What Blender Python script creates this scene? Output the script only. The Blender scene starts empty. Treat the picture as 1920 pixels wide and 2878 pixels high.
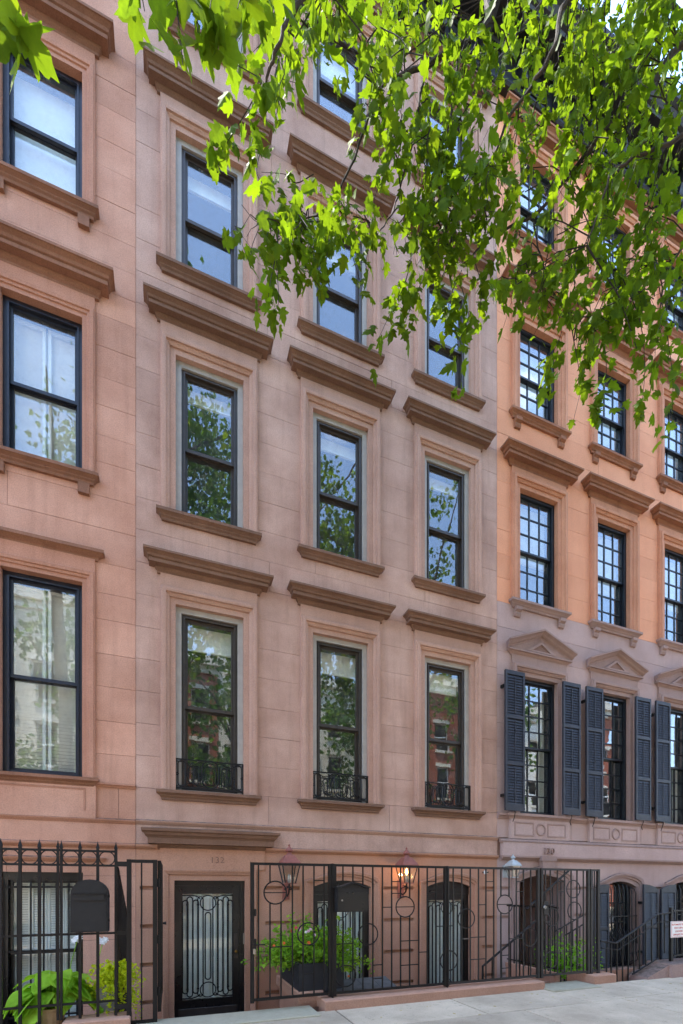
import bpy, bmesh, math, random
import numpy as np
from mathutils import Vector, Matrix, Quaternion
random.seed(7)
R = math.radians
SC = bpy.context.scene
COL = SC.collection

# ------------------------------------------------------------------ camera, sky, sun, exposure
CAM_Y, CAM_Z, YAW = -6.7, 1.43, R(20.47)
cam_data = bpy.data.cameras.new('camera')
cam = bpy.data.objects.new('camera', cam_data); COL.objects.link(cam)
cam.location = (0, CAM_Y, CAM_Z)
cam.rotation_euler = (R(90), 0, -YAW)
cam_data.sensor_fit = 'HORIZONTAL'; cam_data.sensor_width = 36; cam_data.lens = 24.0
cam_data.shift_y = (2498 - 1439) / 1920
cam_data.clip_start = 0.05; cam_data.clip_end = 2000
SC.camera = cam
SC.render.resolution_x, SC.render.resolution_y = 683, 1024

SUN_DIR = Vector((-0.30, 0.205, 0.93)).normalized()      # towards the sun: high, behind the roofs
SUN_EL = math.asin(SUN_DIR.z); SUN_AZ = math.atan2(SUN_DIR.x, SUN_DIR.y)
world = bpy.data.worlds.new('World'); SC.world = world; world.use_nodes = True
wt = world.node_tree; wn = wt.nodes; wl = wt.links; wn.clear()
wo = wn.new('ShaderNodeOutputWorld'); bg = wn.new('ShaderNodeBackground')
sky = wn.new('ShaderNodeTexSky'); sky.sky_type = 'NISHITA'; sky.sun_disc = False
sky.sun_elevation = SUN_EL; sky.sun_rotation = SUN_AZ; sky.altitude = 10
sky.air_density = 1.0; sky.dust_density = .6; sky.ozone_density = 1.0
wtc = wn.new('ShaderNodeTexCoord'); wmap = wn.new('ShaderNodeMapping'); wmap.inputs['Scale'].default_value = (1, 1, 2.2)
wno = wn.new('ShaderNodeTexNoise'); wno.inputs['Scale'].default_value = 2.1; wno.inputs['Detail'].default_value = 8; wno.inputs['Roughness'].default_value = .58
wcr = wn.new('ShaderNodeValToRGB'); wcr.color_ramp.elements[0].position = .60; wcr.color_ramp.elements[1].position = .84
wmix = wn.new('ShaderNodeMixRGB'); wmix.inputs[2].default_value = (8.0, 8.3, 8.8, 1)
wl.new(wtc.outputs['Generated'], wmap.inputs['Vector']); wl.new(wmap.outputs[0], wno.inputs['Vector'])
wl.new(wno.outputs['Fac'], wcr.inputs[0]); wl.new(wcr.outputs[0], wmix.inputs[0]); wl.new(sky.outputs[0], wmix.inputs[1])
wl.new(wmix.outputs[0], bg.inputs[0]); wl.new(bg.outputs[0], wo.inputs[0])
bg.inputs[1].default_value = 0.15

sun_data = bpy.data.lights.new('sun', 'SUN'); sun_data.energy = 2.0; sun_data.angle = R(.53); sun_data.color = (1, .95, .87)
sun = bpy.data.objects.new('sun', sun_data); COL.objects.link(sun); sun.location = (20, 10, 40)
sun.rotation_euler = (-SUN_DIR).to_track_quat('-Z', 'Y').to_euler()
vs = SC.view_settings; vs.view_transform = 'Standard'; vs.look = 'None'; vs.gamma = 1; vs.exposure = 2.78; vs.use_curve_mapping = False
SC.render.engine = 'CYCLES'
SC.cycles.max_bounces = 6; SC.cycles.transparent_max_bounces = 10; SC.cycles.diffuse_bounces = 3; SC.cycles.glossy_bounces = 2; SC.cycles.use_adaptive_sampling = True; SC.cycles.adaptive_threshold = .015
SC.cycles.caustics_reflective = False; SC.cycles.caustics_refractive = False; SC.cycles.sample_clamp_indirect = 6
SC.cycles.use_denoising = True

# ------------------------------------------------------------------ measuring: a direction of sight meets the plane y
FPX = 1280.0
def at(px, py, y=0.0):
    d = y - CAM_Y; phi = math.atan((px - 960) / FPX)
    Z = d * math.cos(phi) / math.cos(phi + YAW)
    return d * math.tan(phi + YAW), CAM_Z + (2498 - py) / FPX * Z
def ray(px, py, Z):
    X = (px - 960) / FPX * Z; c, s = math.cos(YAW), math.sin(YAW)
    return Vector((X * c + Z * s, CAM_Y - X * s + Z * c, CAM_Z + (2498 - py) / FPX * Z))
def to_px(v):
    c, s = math.cos(YAW), math.sin(YAW); dx, dy = v[0], v[1] - CAM_Y
    X = dx * c - dy * s; Z = dx * s + dy * c
    return 960 + FPX * X / max(Z, .01), 2498 - FPX * (v[2] - CAM_Z) / max(Z, .01), Z

# ------------------------------------------------------------------ materials
class NT:
    def __init__(s, name):
        s.m = bpy.data.materials.new(name); s.m.use_nodes = True
        s.t = s.m.node_tree; s.t.nodes.clear(); s.out = s.n('OutputMaterial')
        s.bs = s.n('BsdfPrincipled'); s.l(s.bs, s.out)
    def n(s, typ, **kw):
        nd = s.t.nodes.new('ShaderNode' + typ)
        for k, v in kw.items():
            if hasattr(nd, k) and k not in nd.inputs: setattr(nd, k, v)
            else: nd.inputs[k].default_value = v
        return nd
    def l(s, a, b, ao=0, bi=0):
        s.t.links.new(a.outputs[ao], b.inputs[bi])
    def noise(s, scale, detail=4, rough=.55, vec=None, stretch=None):
        nd = s.n('TexNoise', Scale=scale, Detail=detail, Roughness=rough)
        if vec is None: vec = s.pos()
        if stretch:
            mp = s.n('Mapping'); mp.inputs['Scale'].default_value = stretch; s.l(vec, mp); vec = mp
        s.l(vec, nd); return nd
    def pos(s):
        if not hasattr(s, '_p'): s._p = s.n('NewGeometry')
        return s._p
    def ramp(s, src, stops, so=0):
        r = s.n('ValToRGB'); e = r.color_ramp.elements
        while len(e) < len(stops): e.new(.5)
        for i, (p, c) in enumerate(stops): e[i].position = p; e[i].color = (*c, 1) if len(c) == 3 else c
        s.l(src, r, so); return r
    def mix(s, fac, a, b, mode='MIX', fo=0):
        m = s.n('MixRGB', blend_type=mode)
        for i, v in ((0, fac), (1, a), (2, b)):
            if isinstance(v, (int, float)): m.inputs[i].default_value = v
            elif isinstance(v, tuple): m.inputs[i].default_value = (*v, 1)
            else: s.t.links.new(v.outputs[fo if i == 0 else 0], m.inputs[i])
        return m
    def math(s, op, a, b=None, c=None, ao=0):
        m = s.n('Math', operation=op)
        for i, v in enumerate((a, b, c)):
            if v is None: continue
            if isinstance(v, (int, float)): m.inputs[i].default_value = v
            else: s.t.links.new(v.outputs[ao if i == 0 else 0], m.inputs[i])
        return m
    def bump(s, src, strength, dist=.01, so=0):
        b = s.n('Bump', Strength=strength, Distance=dist); s.t.links.new(src.outputs[so], b.inputs['Height'])
        s.t.links.new(b.outputs[0], s.bs.inputs['Normal']); return b
    def color(s, c):
        if isinstance(c, tuple): s.bs.inputs['Base Color'].default_value = (*c, 1)
        else: s.t.links.new(c.outputs[0], s.bs.inputs['Base Color'])

MAT = {}
def srgb(r, g, b):
    return tuple(((v / 255 + .055) / 1.055) ** 2.4 if v > 10 else v / 3294.6 for v in (r, g, b))
def stone(name, base, dark, vary=.10, patch=.25, grime=0.5, top=(.07, .06, .045), rough=.9):
    n = NT(name); p = n.pos()
    big = n.noise(.9, 5, .6); mid = n.noise(5.5, 4, .6); fine = n.noise(70, 4, .8)
    streak = n.noise(1.0, 5, .65, stretch=(7.5, 7.5, .55))
    c = n.mix(n.ramp(big, [(.38, (0, 0, 0)), (.66, (patch,) * 3)]), base, dark)
    c = n.mix(n.ramp(streak, [(.50, (0, 0, 0)), (.74, (grime * .5,) * 3)]), c, tuple(v * .62 for v in dark))
    c = n.mix(n.ramp(mid, [(.35, (0, 0, 0)), (.7, (.16,) * 3)]), c, tuple(min(1, v * 1.16 + .015) for v in base))
    sp = n.ramp(fine, [(.34, (.60,) * 3), (.52, (1,) * 3), (.70, (1.28, 1.26, 1.24))])
    c = n.mix(.55, c, sp, 'MULTIPLY')
    oi = n.n('ObjectInfo'); isl = n.math('ADD', n.math('MULTIPLY', oi, 1, ao=5), 0)
    hv = n.n('HueSaturation'); n.t.links.new(c.outputs[0], hv.inputs['Color'])
    v1 = n.n('MapRange'); v1.inputs['To Min'].default_value = 1 - vary; v1.inputs['To Max'].default_value = 1 + vary
    n.t.links.new(isl.outputs[0], v1.inputs[0]); n.t.links.new(v1.outputs[0], hv.inputs['Value'])
    # soot and lichen lying on upward faces
    sx = n.n('SeparateXYZ'); n.t.links.new(p.outputs['Normal'], sx.inputs[0])
    up = n.n('MapRange'); up.inputs['From Min'].default_value = .45; up.inputs['From Max'].default_value = .85
    n.t.links.new(sx.outputs['Z'], up.inputs[0])
    lm = n.math('MULTIPLY', up, n.ramp(n.noise(14, 5, .65), [(.35, (.25,) * 3), (.62, (.9,) * 3)]))
    c2 = n.mix(lm, hv, top)
    n.color(c2); n.bs.inputs['Roughness'].default_value = rough; n.bs.inputs['Specular IOR Level'].default_value = .25
    h = n.mix(.5, n.noise(260, 3, .7), n.noise(40, 3, .6)); n.bump(h, .35, .004)
    MAT[name] = n.m; return n.m
def paint(name, col, rough=.45, metal=0, var=.12, bump=.12, wear=None, spec=.4):
    n = NT(name); a = n.noise(9, 5, .6)
    c = n.mix(n.ramp(a, [(.35, (0,) * 3), (.7, (1,) * 3)]), tuple(v * (1 - var) for v in col), tuple(min(1, v * (1 + var)) for v in col))
    if wear: c = n.mix(n.ramp(n.noise(38, 6, .7), [(.62, (0,) * 3), (.72, (.8,) * 3)]), c, wear)
    n.color(c); n.bs.inputs['Metallic'].default_value = metal; n.bs.inputs['Specular IOR Level'].default_value = spec
    r = n.n('MapRange'); r.inputs['To Min'].default_value = max(0, rough - .12); r.inputs['To Max'].default_value = rough + .15
    n.l(n.noise(22, 4), r); n.t.links.new(r.outputs[0], n.bs.inputs['Roughness'])
    n.bump(n.noise(75, 4, .6), bump, .003)
    MAT[name] = n.m; return n.m
def glassmat(name, tint=(.96, .98, .975), gain=1.6, base=.035, wave=.0007, dirt=.04):
    n = NT(name); n.t.nodes.remove(n.bs)
    g = n.pos(); dt = n.n('VectorMath', operation='DOT_PRODUCT'); n.t.links.new(g.outputs['Normal'], dt.inputs[0]); n.t.links.new(g.outputs['Incoming'], dt.inputs[1])
    c1 = n.math('SUBTRACT', 1.0, n.math('ABSOLUTE', n.math('MULTIPLY', dt, 1.0, ao=1))); fr = n.math('MULTIPLY_ADD', n.math('POWER', c1, 5.0), .96, .04)   # Schlick, same from both sides
    fac = n.math('MULTIPLY_ADD', fr, gain, base); fac.use_clamp = True
    tr = n.n('BsdfTransparent'); tr.inputs[0].default_value = (*tint, 1)
    gl = n.n('BsdfGlossy', Roughness=.0); gl.inputs[0].default_value = (.96, .98, 1, 1)
    b = n.n('Bump', Strength=1.0, Distance=wave); n.t.links.new(n.noise(2.3, 2, .5).outputs[0], b.inputs['Height'])
    n.t.links.new(b.outputs[0], gl.inputs['Normal'])
    mx = n.n('MixShader'); n.l(fac, mx); n.l(tr, mx, 0, 1); n.l(gl, mx, 0, 2)
    df = n.n('BsdfDiffuse'); df.inputs[0].default_value = (.5, .5, .48, 1)
    m2 = n.n('MixShader'); n.l(n.ramp(n.noise(6, 6, .7), [(.45, (dirt * .4,) * 3), (.75, (dirt * 2.2,) * 3)]), m2)
    n.l(mx, m2, 0, 1); n.l(df, m2, 0, 2); n.l(m2, n.out)
    MAT[name] = n.m; return n.m
def leafmat(name, dark, light, yellow, trans=.5, rough=.6, vein=False):
    n = NT(name)
    oi = n.n('ObjectInfo'); rnd = n.math('FRACT', n.math('ADD', n.math('MULTIPLY', oi, 7.31, ao=5), n.math('MULTIPLY', n.pos(), 1.0, ao=8)))
    c = n.ramp(rnd, [(0, dark), (.5, tuple((a + b) / 2 for a, b in zip(dark, light))), (.86, light), (1, yellow)])
    c = n.mix(n.ramp(n.noise(26, 4, .6), [(.4, (0,) * 3), (.75, (.5,) * 3)]), c, tuple(v * 1.25 for v in light))
    n.color(c); n.bs.inputs['Roughness'].default_value = rough; n.bs.inputs['Specular IOR Level'].default_value = .08
    n.bump(n.noise(55, 3), .25, .004)
    tl = n.n('BsdfTranslucent'); tc = n.mix(.0, c, c)
    hs = n.n('HueSaturation', Saturation=1.05, Value=2.0, Hue=.482); n.t.links.new(c.outputs[0], hs.inputs['Color']); n.t.links.new(hs.outputs[0], tl.inputs[0])
    mx = n.n('MixShader'); mx.inputs[0].default_value = trans; n.l(n.bs, mx, 0, 1); n.l(tl, mx, 0, 2); n.l(mx, n.out)
    MAT[name] = n.m; return n.m

stone('brown_mauve', srgb(195, 159, 141), srgb(160, 123, 106), .05, .9, .75)
stone('brown_mauve_trim', srgb(186, 148, 129), srgb(148, 110, 92), .05, .5, .45)
stone('brown_dark', srgb(130, 98, 80), srgb(96, 69, 55), .05, .6, .55)  # dark stones for hoods and sills: soot, plus moulding shade put into the colour
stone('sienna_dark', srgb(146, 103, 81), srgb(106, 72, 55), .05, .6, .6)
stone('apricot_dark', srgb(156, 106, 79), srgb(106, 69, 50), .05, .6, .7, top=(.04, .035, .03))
stone('brown_base', srgb(184, 137, 112), srgb(152, 108, 86), .05, .5, .35)
stone('sienna', srgb(202, 153, 129), srgb(172, 121, 97), .08, .85, .6)
stone('sienna_trim', srgb(184, 133, 109), srgb(146, 99, 77), .05, .5, .5)
stone('apricot', srgb(228, 160, 122), srgb(212, 138, 99), .05, .6, .22, top=(.09, .055, .035))
stone('apricot_trim', srgb(200, 142, 110), srgb(156, 98, 70), .05, .5, .6, top=(.05, .04, .03))
stone('plum', srgb(184, 156, 147), srgb(156, 127, 118), .04, .5, .30)
stone('plum_trim', srgb(164, 136, 126), srgb(132, 106, 97), .04, .5, .4)
stone('curb_stone', srgb(176, 134, 112), srgb(144, 104, 82), .05, .5, .3, top=srgb(190, 145, 120))
stone('joint', srgb(138, 106, 91), srgb(112, 84, 72), 0, .4, .3)
stone('bluestone', srgb(166, 157, 134), srgb(140, 131, 108), .05, .6, .1, top=srgb(172, 163, 140))
stone('limestone', srgb(232, 222, 204), srgb(205, 190, 168), .05, .4, .2)
stone('red_brick', srgb(168, 98, 76), srgb(138, 74, 56), .05, .4, .2)
stone('cream_render', srgb(240, 232, 218), srgb(220, 208, 190), .05, .4, .2)
paint('panning', srgb(164, 157, 148), .5, 0, .08)
paint('bronze', srgb(62, 54, 48), .4, 0, .1)
paint('navy', srgb(34, 36, 46), .4, 0, .15, wear=srgb(56, 58, 66))
paint('shutter_blue', srgb(44, 43, 49), .55, 0, .25, wear=srgb(66, 66, 74))
paint('sash_dark', srgb(26, 30, 36), .42, 0, .12)
paint('iron', srgb(22, 18, 16), .5, 0, .25, .2, wear=srgb(46, 40, 36), spec=.3)
paint('iron_brown', srgb(40, 35, 32), .5, 0, .2, .2, wear=srgb(84, 74, 66), spec=.35)
paint('mailbox_black', srgb(26, 24, 24), .6, 0, .08, .08)
paint('door_black', srgb(14, 14, 15), .3, 0, .1, .05, spec=.5)
paint('cornice_black', srgb(28, 29, 33), .5, 0, .2, .2)
paint('white_paint', srgb(232, 232, 226), .5, 0, .03, .05)
paint('shade_white', srgb(246, 246, 238), .8, 0, .03, .05)
paint('curtain', srgb(242, 242, 232), .85, 0, .05, .1)
paint('room', srgb(88, 83, 77), .9, 0, .05, .05)
paint('room_dark', srgb(84, 78, 72), .9, 0, .1, .05)
paint('wood_floor', srgb(110, 74, 48), .5, 0, .15)
paint('copper_red', srgb(138, 80, 66), .6, 0, .18, .2, wear=srgb(108, 60, 48))
paint('verdigris_grey', srgb(168, 170, 168), .5, .1, .15, .2)
paint('lead_glass_metal', srgb(120, 116, 110), .4, .6, .1)
paint('steel', srgb(150, 146, 140), .35, .8, .1)
paint('kick_plate', srgb(70, 64, 60), .4, .6, .15)
paint('brass', srgb(150, 120, 70), .3, .9, .15)
paint('planter_black', srgb(40, 40, 44), .6, 0, .15, .15)
paint('zinc', srgb(146, 142, 144), .7, 0, .12, .3)
paint('terracotta', srgb(176, 146, 112), .9, 0, .2, .5, wear=srgb(120, 96, 66))
paint('hatch_wood', srgb(92, 90, 88), .85, 0, .25, .5)
paint('soil', srgb(50, 38, 30), .95, 0, .3, .8)
paint('door_brown', srgb(74, 48, 36), .45, 0, .15)
paint('sign_white', srgb(236, 232, 228), .5, 0, .03, .03)
paint('sign_red', srgb(196, 70, 62), .5, 0, .1, .03)
paint('bark', srgb(66, 56, 48), .9, 0, .35, .9, wear=srgb(92, 84, 70))
paint('twig', srgb(52, 43, 36), .85, 0, .25, .4)
paint('asphalt', srgb(74, 74, 76), .9, 0, .2, .5)
paint('tar', srgb(40, 40, 42), .85, 0, .2, .5)
paint('litter', srgb(176, 150, 90), .8, 0, .3)
paint('petal_white', srgb(246, 246, 242), .5, 0, .03, .02)
paint('petal_orange', srgb(236, 128, 52), .5, 0, .15, .02)
paint('petal_red', srgb(196, 64, 66), .5, 0, .15, .02)
paint('petal_pink', srgb(226, 186, 196), .5, 0, .1, .02)
glassmat('glass'); glassmat('door_glass', gain=.8, base=.0, dirt=.02); glassmat('glass_wavy', wave=.0016, gain=2.0, base=.05); glassmat('lamp_glass', (.92, .90, .86), 1.2, .03, .001, .03)
leafmat('leaf_plane', (.055, .105, .010), (.105, .185, .012), (.13, .20, .014), .50)
leafmat('leaf_far', (.03, .075, .012), (.075, .16, .02), (.16, .22, .03), .40)
leafmat('leaf_hosta', (.20, .40, .03), (.32, .54, .05), (.40, .60, .08), .35, .55)
leafmat('leaf_jenny', (.36, .46, .02), (.52, .60, .03), (.62, .64, .06), .35, .5)
leafmat('leaf_shrub', (.10, .22, .02), (.20, .36, .03), (.32, .46, .05), .38, .5)
leafmat('leaf_ground', (.11, .28, .02), (.2, .42, .03), (.3, .48, .05), .38, .5)
# concrete
def concrete(name, a, b):
    n = NT(name); c = n.mix(n.ramp(n.noise(1.3, 6, .65), [(.35, (0,) * 3), (.68, (1,) * 3)]), a, b)
    c = n.mix(n.ramp(n.noise(130, 3, .8), [(.34, (.62,) * 3), (.5, (1,) * 3), (.7, (1.2,) * 3)]), c, c) if 0 else n.mix(.6, c, n.ramp(n.noise(130, 3, .8), [(.34, (.55,) * 3), (.5, (1,) * 3), (.72, (1.25,) * 3)]), 'MULTIPLY')
    c = n.mix(n.ramp(n.noise(11, 4, .6), [(.60, (0,) * 3), (.70, (.55,) * 3)]), c, tuple(v * .55 for v in b))
    oi = n.n('ObjectInfo'); hv = n.n('HueSaturation'); n.t.links.new(c.outputs[0], hv.inputs['Color'])
    v1 = n.n('MapRange'); v1.inputs['To Min'].default_value = .84; v1.inputs['To Max'].default_value = 1.07
    n.t.links.new(oi.outputs['Random'], v1.inputs[0]); n.t.links.new(v1.outputs[0], hv.inputs['Value'])
    n.color(hv); n.bs.inputs['Roughness'].default_value = .9; n.bs.inputs['Specular IOR Level'].default_value = .2
    n.bump(n.mix(.5, n.noise(140, 3, .7), n.noise(14, 3, .5)), .5, .006); MAT[name] = n.m
concrete('pavement', srgb(210, 191, 165), srgb(176, 158, 135))
concrete('areaway_paving', srgb(150, 128, 116), srgb(126, 106, 96))
# flame
nf = NT('flame'); nf.bs.inputs['Emission Color'].default_value = (1, .55, .14, 1); nf.bs.inputs['Emission Strength'].default_value = 12; MAT['flame'] = nf.m

# ------------------------------------------------------------------ mesh helpers
class MB:
    def __init__(s): s.v = []; s.f = []; s.sm = False
    def add(s, vs_, fs):
        o = len(s.v); s.v += [tuple(p) for p in vs_]; s.f += [tuple(o + i for i in q) for q in fs]; return s
    def box(s, x0, x1, y0, y1, z0, z1):
        return s.add([(x0, y0, z0), (x1, y0, z0), (x1, y1, z0), (x0, y1, z0), (x0, y0, z1), (x1, y0, z1), (x1, y1, z1), (x0, y1, z1)],
              [(0, 3, 2, 1), (4, 5, 6, 7), (0, 1, 5, 4), (1, 2, 6, 5), (2, 3, 7, 6), (3, 0, 4, 7)])
    def cbox(s, x0, x1, y0, y1, z0, z1, c=.01):
        # box with chamfered front (y0) and top edges
        prof = lambda i: None
        vsx = []
        for z, ins in ((z0, 0), (z1 - c, 0), (z1, c)):
            vsx += [(x0 + ins, y0 + ins, z), (x1 - ins, y0 + ins, z), (x1 - ins, y1 - ins, z), (x0 + ins, y1 - ins, z)]
        fs = [(0, 3, 2, 1), (8, 9, 10, 11)]
        for k in (0, 4):
            for i in range(4): fs.append((k + i, k + (i + 1) % 4, k + 4 + (i + 1) % 4, k + 4 + i))
        return s.add(vsx, fs)
    def prism(s, poly, y0, y1):               # poly in x,z, seen from -y, any winding
        A = sum(poly[i][0] * poly[(i + 1) % len(poly)][1] - poly[(i + 1) % len(poly)][0] * poly[i][1] for i in range(len(poly)))
        if A < 0: poly = poly[::-1]
        n = len(poly); vs_ = [(x, y0, z) for x, z in poly] + [(x, y1, z) for x, z in poly]
        return s.add(vs_, [tuple(range(n)), tuple(range(2 * n - 1, n - 1, -1))] + [((i + 1) % n, i, n + i, n + (i + 1) % n) for i in range(n)])
    def strip(s, rings, close=False, caps=False):   # rings: list of equal-length point lists
        n = len(rings[0]); o = len(s.v)
        for r in rings: s.v += [tuple(p) for p in r]
        m = len(rings)
        for i in range(m - 1):
            for j in range(n if close else n - 1):
                a = o + i * n + j; b = o + i * n + (j + 1) % n
                s.f.append((a, b, b + n, a + n))
        if caps: s.f += [tuple(o + j for j in range(n - 1, -1, -1)), tuple(o + (m - 1) * n + j for j in range(n))]
        return s
    def tube(s, path, rad, n=6, caps=True):
        path = [Vector(p) for p in path]
        if not isinstance(rad, (list, tuple)): rad = [rad] * len(path)
        rings = []; up = None
        for i, p in enumerate(path):
            t = (path[min(i + 1, len(path) - 1)] - path[max(i - 1, 0)])
            t = t.normalized() if t.length > 1e-9 else Vector((0, 0, 1))
            if up is None:
                up = Vector((0, 0, 1)) if abs(t.z) < .9 else Vector((1, 0, 0))
            up = (up - t * up.dot(t))
            if up.length < 1e-5: up = t.orthogonal()
            up.normalize(); sd = t.cross(up)
            rings.append([p + (up * math.cos(2 * math.pi * k / n) + sd * math.sin(2 * math.pi * k / n)) * rad[i] for k in range(n)])
        s.sm = True
        return s.strip(rings, True, caps)
    def lathe(s, prof, c=(0, 0, 0), n=16):     # prof (r, z)
        rings = [[(c[0] + r * math.cos(2 * math.pi * k / n), c[1] + r * math.sin(2 * math.pi * k / n), c[2] + z) for k in range(n)] for r, z in prof]
        return s.strip(rings, True, True)
    def ring(s, c, r, t, axis='y', n=28, m=6, sx=1.0, sz=1.0):
        pts = [(c[0] + r * sx * math.cos(2 * math.pi * k / n), c[1], c[2] + r * sz * math.sin(2 * math.pi * k / n)) for k in range(n)]
        o = len(s.v)
        for k in range(n):
            a = 2 * math.pi * k / n; rx, rz = math.cos(a), math.sin(a)
            for j in range(m):
                b = 2 * math.pi * j / m
                s.v.append((pts[k][0] + rx * t * math.cos(b), c[1] + t * math.sin(b), pts[k][2] + rz * t * math.cos(b)))
        for k in range(n):
            for j in range(m):
                s.f.append((o + k * m + j, o + k * m + (j + 1) % m, o + ((k + 1) % n) * m + (j + 1) % m, o + ((k + 1) % n) * m + j))
        s.sm = True; return s
    def mesh(s, name, mat, off=(0, 0, 0)):
        me = bpy.data.meshes.new(name)
        if any(off): s.v = [(x - off[0], y - off[1], z - off[2]) for x, y, z in s.v]
        me.from_pydata(s.v, [], s.f)
        bm = bmesh.new(); bm.from_mesh(me); bmesh.ops.recalc_face_normals(bm, faces=bm.faces); bm.to_mesh(me); bm.free()
        if mat: me.materials.append(MAT[mat])
        if s.sm:
            me.polygons.foreach_set('use_smooth', [True] * len(me.polygons))
            try: me.set_sharp_from_angle(angle=R(40))
            except Exception: pass
        return me
    def build(s, name, mat, parent=None):
        off = wloc(parent) if parent else (0, 0, 0)
        return link(name, s.mesh(name, mat, off), parent)
def wloc(o):
    v = Vector((0, 0, 0))
    while o is not None: v += o.location; o = o.parent
    return tuple(v)
def link(name, me, parent=None, loc=(0, 0, 0)):
    o = bpy.data.objects.new(name, me); COL.objects.link(o); o.parent = parent; o.location = loc; return o
def thing(name, label, cat, loc, group=None):
    o = bpy.data.objects.new(name, None); COL.objects.link(o); o.location = loc; o.empty_display_size = .1
    return tag(o, label, cat, group)
def tag(o, label, cat, group=None):
    o['label'] = label; o['category'] = cat
    if group: o['group'] = group
    return o
def structure(o): o['kind'] = 'structure'; return o
def stuff(o): o['kind'] = 'stuff'; return o

def hood(mb, c, half, z, prof, y=0.0):
    # moulding along the front with mitred returns at both ends; prof (p, dz) from the bottom up
    rings = [[(c - half - p, y, z + h) for p, h in prof], [(c - half - p, y - p, z + h) for p, h in prof],
             [(c + half + p, y - p, z + h) for p, h in prof], [(c + half + p, y, z + h) for p, h in prof]]
    return mb.strip(rings)
def belt(mb, x0, x1, z, prof, y=0.0):
    return mb.strip([[(x, y - p, z + h) for p, h in prof] for x in (x0, x1)], caps=True)
def casing(mb, x0, x1, z0, z1, prof, arch=0.0, foot=True):
    # frame swept up the left side, across the head and down the right; prof (outward o, projection p)
    rings = []
    rings.append([(x0 - o, -p, z0) for o, p in prof])
    n = 10
    if arch <= 0:
        rings.append([(x0 - o, -p, z1 + o) for o, p in prof]); rings.append([(x1 + o, -p, z1 + o) for o, p in prof])
    else:
        c = (x0 + x1) / 2; hw = (x1 - x0) / 2; rad = (hw * hw + arch * arch) / (2 * arch); zc = z1 - rad; th = math.asin(hw / rad)
        rings.append([(x0 - o, -p, zc + math.sqrt(max((rad + o) ** 2 - (hw + o) ** 2, 0))) for o, p in prof])
        for k in range(1, n):
            rings.append([(c + (rad + o) * math.sin(-min(th, math.asin((hw + o) / (rad + o))) + 2 * k / n * math.asin((hw + o) / (rad + o)) if True else 0), -p,
                           zc + (rad + o) * math.cos(-math.asin((hw + o) / (rad + o)) + 2 * k / n * math.asin((hw + o) / (rad + o)))) for o, p in prof])
        rings.append([(x1 + o, -p, zc + math.sqrt(max((rad + o) ** 2 - (hw + o) ** 2, 0))) for o, p in prof])
    rings.append([(x1 + o, -p, z0) for o, p in prof])
    return mb.strip(rings)
def holed(mb, x0, x1, z0, z1, holes, y0, y1):
    # wall slab between y0 (front) and y1 with rectangular holes, cut on a grid
    xs = sorted({x0, x1, *[max(x0, min(x1, h[i])) for h in holes for i in (0, 1)]})
    zs = sorted({z0, z1, *[max(z0, min(z1, h[i])) for h in holes for i in (2, 3)]})
    nx, nz = len(xs) - 1, len(zs) - 1
    solid = lambda i, j: 0 <= i < nx and 0 <= j < nz and not any(h[0] - 1e-6 <= xs[i] and xs[i + 1] <= h[1] + 1e-6 and h[2] - 1e-6 <= zs[j] and zs[j + 1] <= h[3] + 1e-6 for h in holes)
    for i in range(nx):
        for j in range(nz):
            if not solid(i, j): continue
            a, b, c, d = xs[i], xs[i + 1], zs[j], zs[j + 1]
            mb.add([(a, y0, c), (b, y0, c), (b, y0, d), (a, y0, d)], [(0, 1, 2, 3)])
            mb.add([(a, y1, c), (b, y1, c), (b, y1, d), (a, y1, d)], [(3, 2, 1, 0)])
            if not solid(i - 1, j): mb.add([(a, y0, c), (a, y1, c), (a, y1, d), (a, y0, d)], [(3, 2, 1, 0)])
            if not solid(i + 1, j): mb.add([(b, y0, c), (b, y1, c), (b, y1, d), (b, y0, d)], [(0, 1, 2, 3)])
            if not solid(i, j - 1): mb.add([(a, y0, c), (b, y0, c), (b, y1, c), (a, y1, c)], [(3, 2, 1, 0)])
            if not solid(i, j + 1): mb.add([(a, y0, d), (b, y0, d), (b, y1, d), (a, y1, d)], [(0, 1, 2, 3)])
    return mb
def text_mesh(body, size, depth, mat, parent, name, x, y, z, bold=0.0, space=1.0):
    cu = bpy.data.curves.new(name, 'FONT'); cu.body = body; cu.size = size; cu.extrude = depth; cu.align_x = 'CENTER'; cu.offset = bold
    cu.space_character = space; cu.resolution_u = 3
    tmp = bpy.data.objects.new('tmp', cu); COL.objects.link(tmp)
    bpy.context.view_layer.update()
    me = bpy.data.meshes.new_from_object(tmp.evaluated_get(bpy.context.evaluated_depsgraph_get()))
    bpy.data.objects.remove(tmp); bpy.data.curves.remove(cu)
    me.transform(Matrix.Rotation(R(90), 4, 'X')); me.name = name
    me.materials.clear(); me.materials.append(MAT[mat])
    o = link(name, me, parent); L = wloc(parent) if parent else (0, 0, 0); o.location = (x - L[0], y - L[1], z - L[2]); return o

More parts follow.
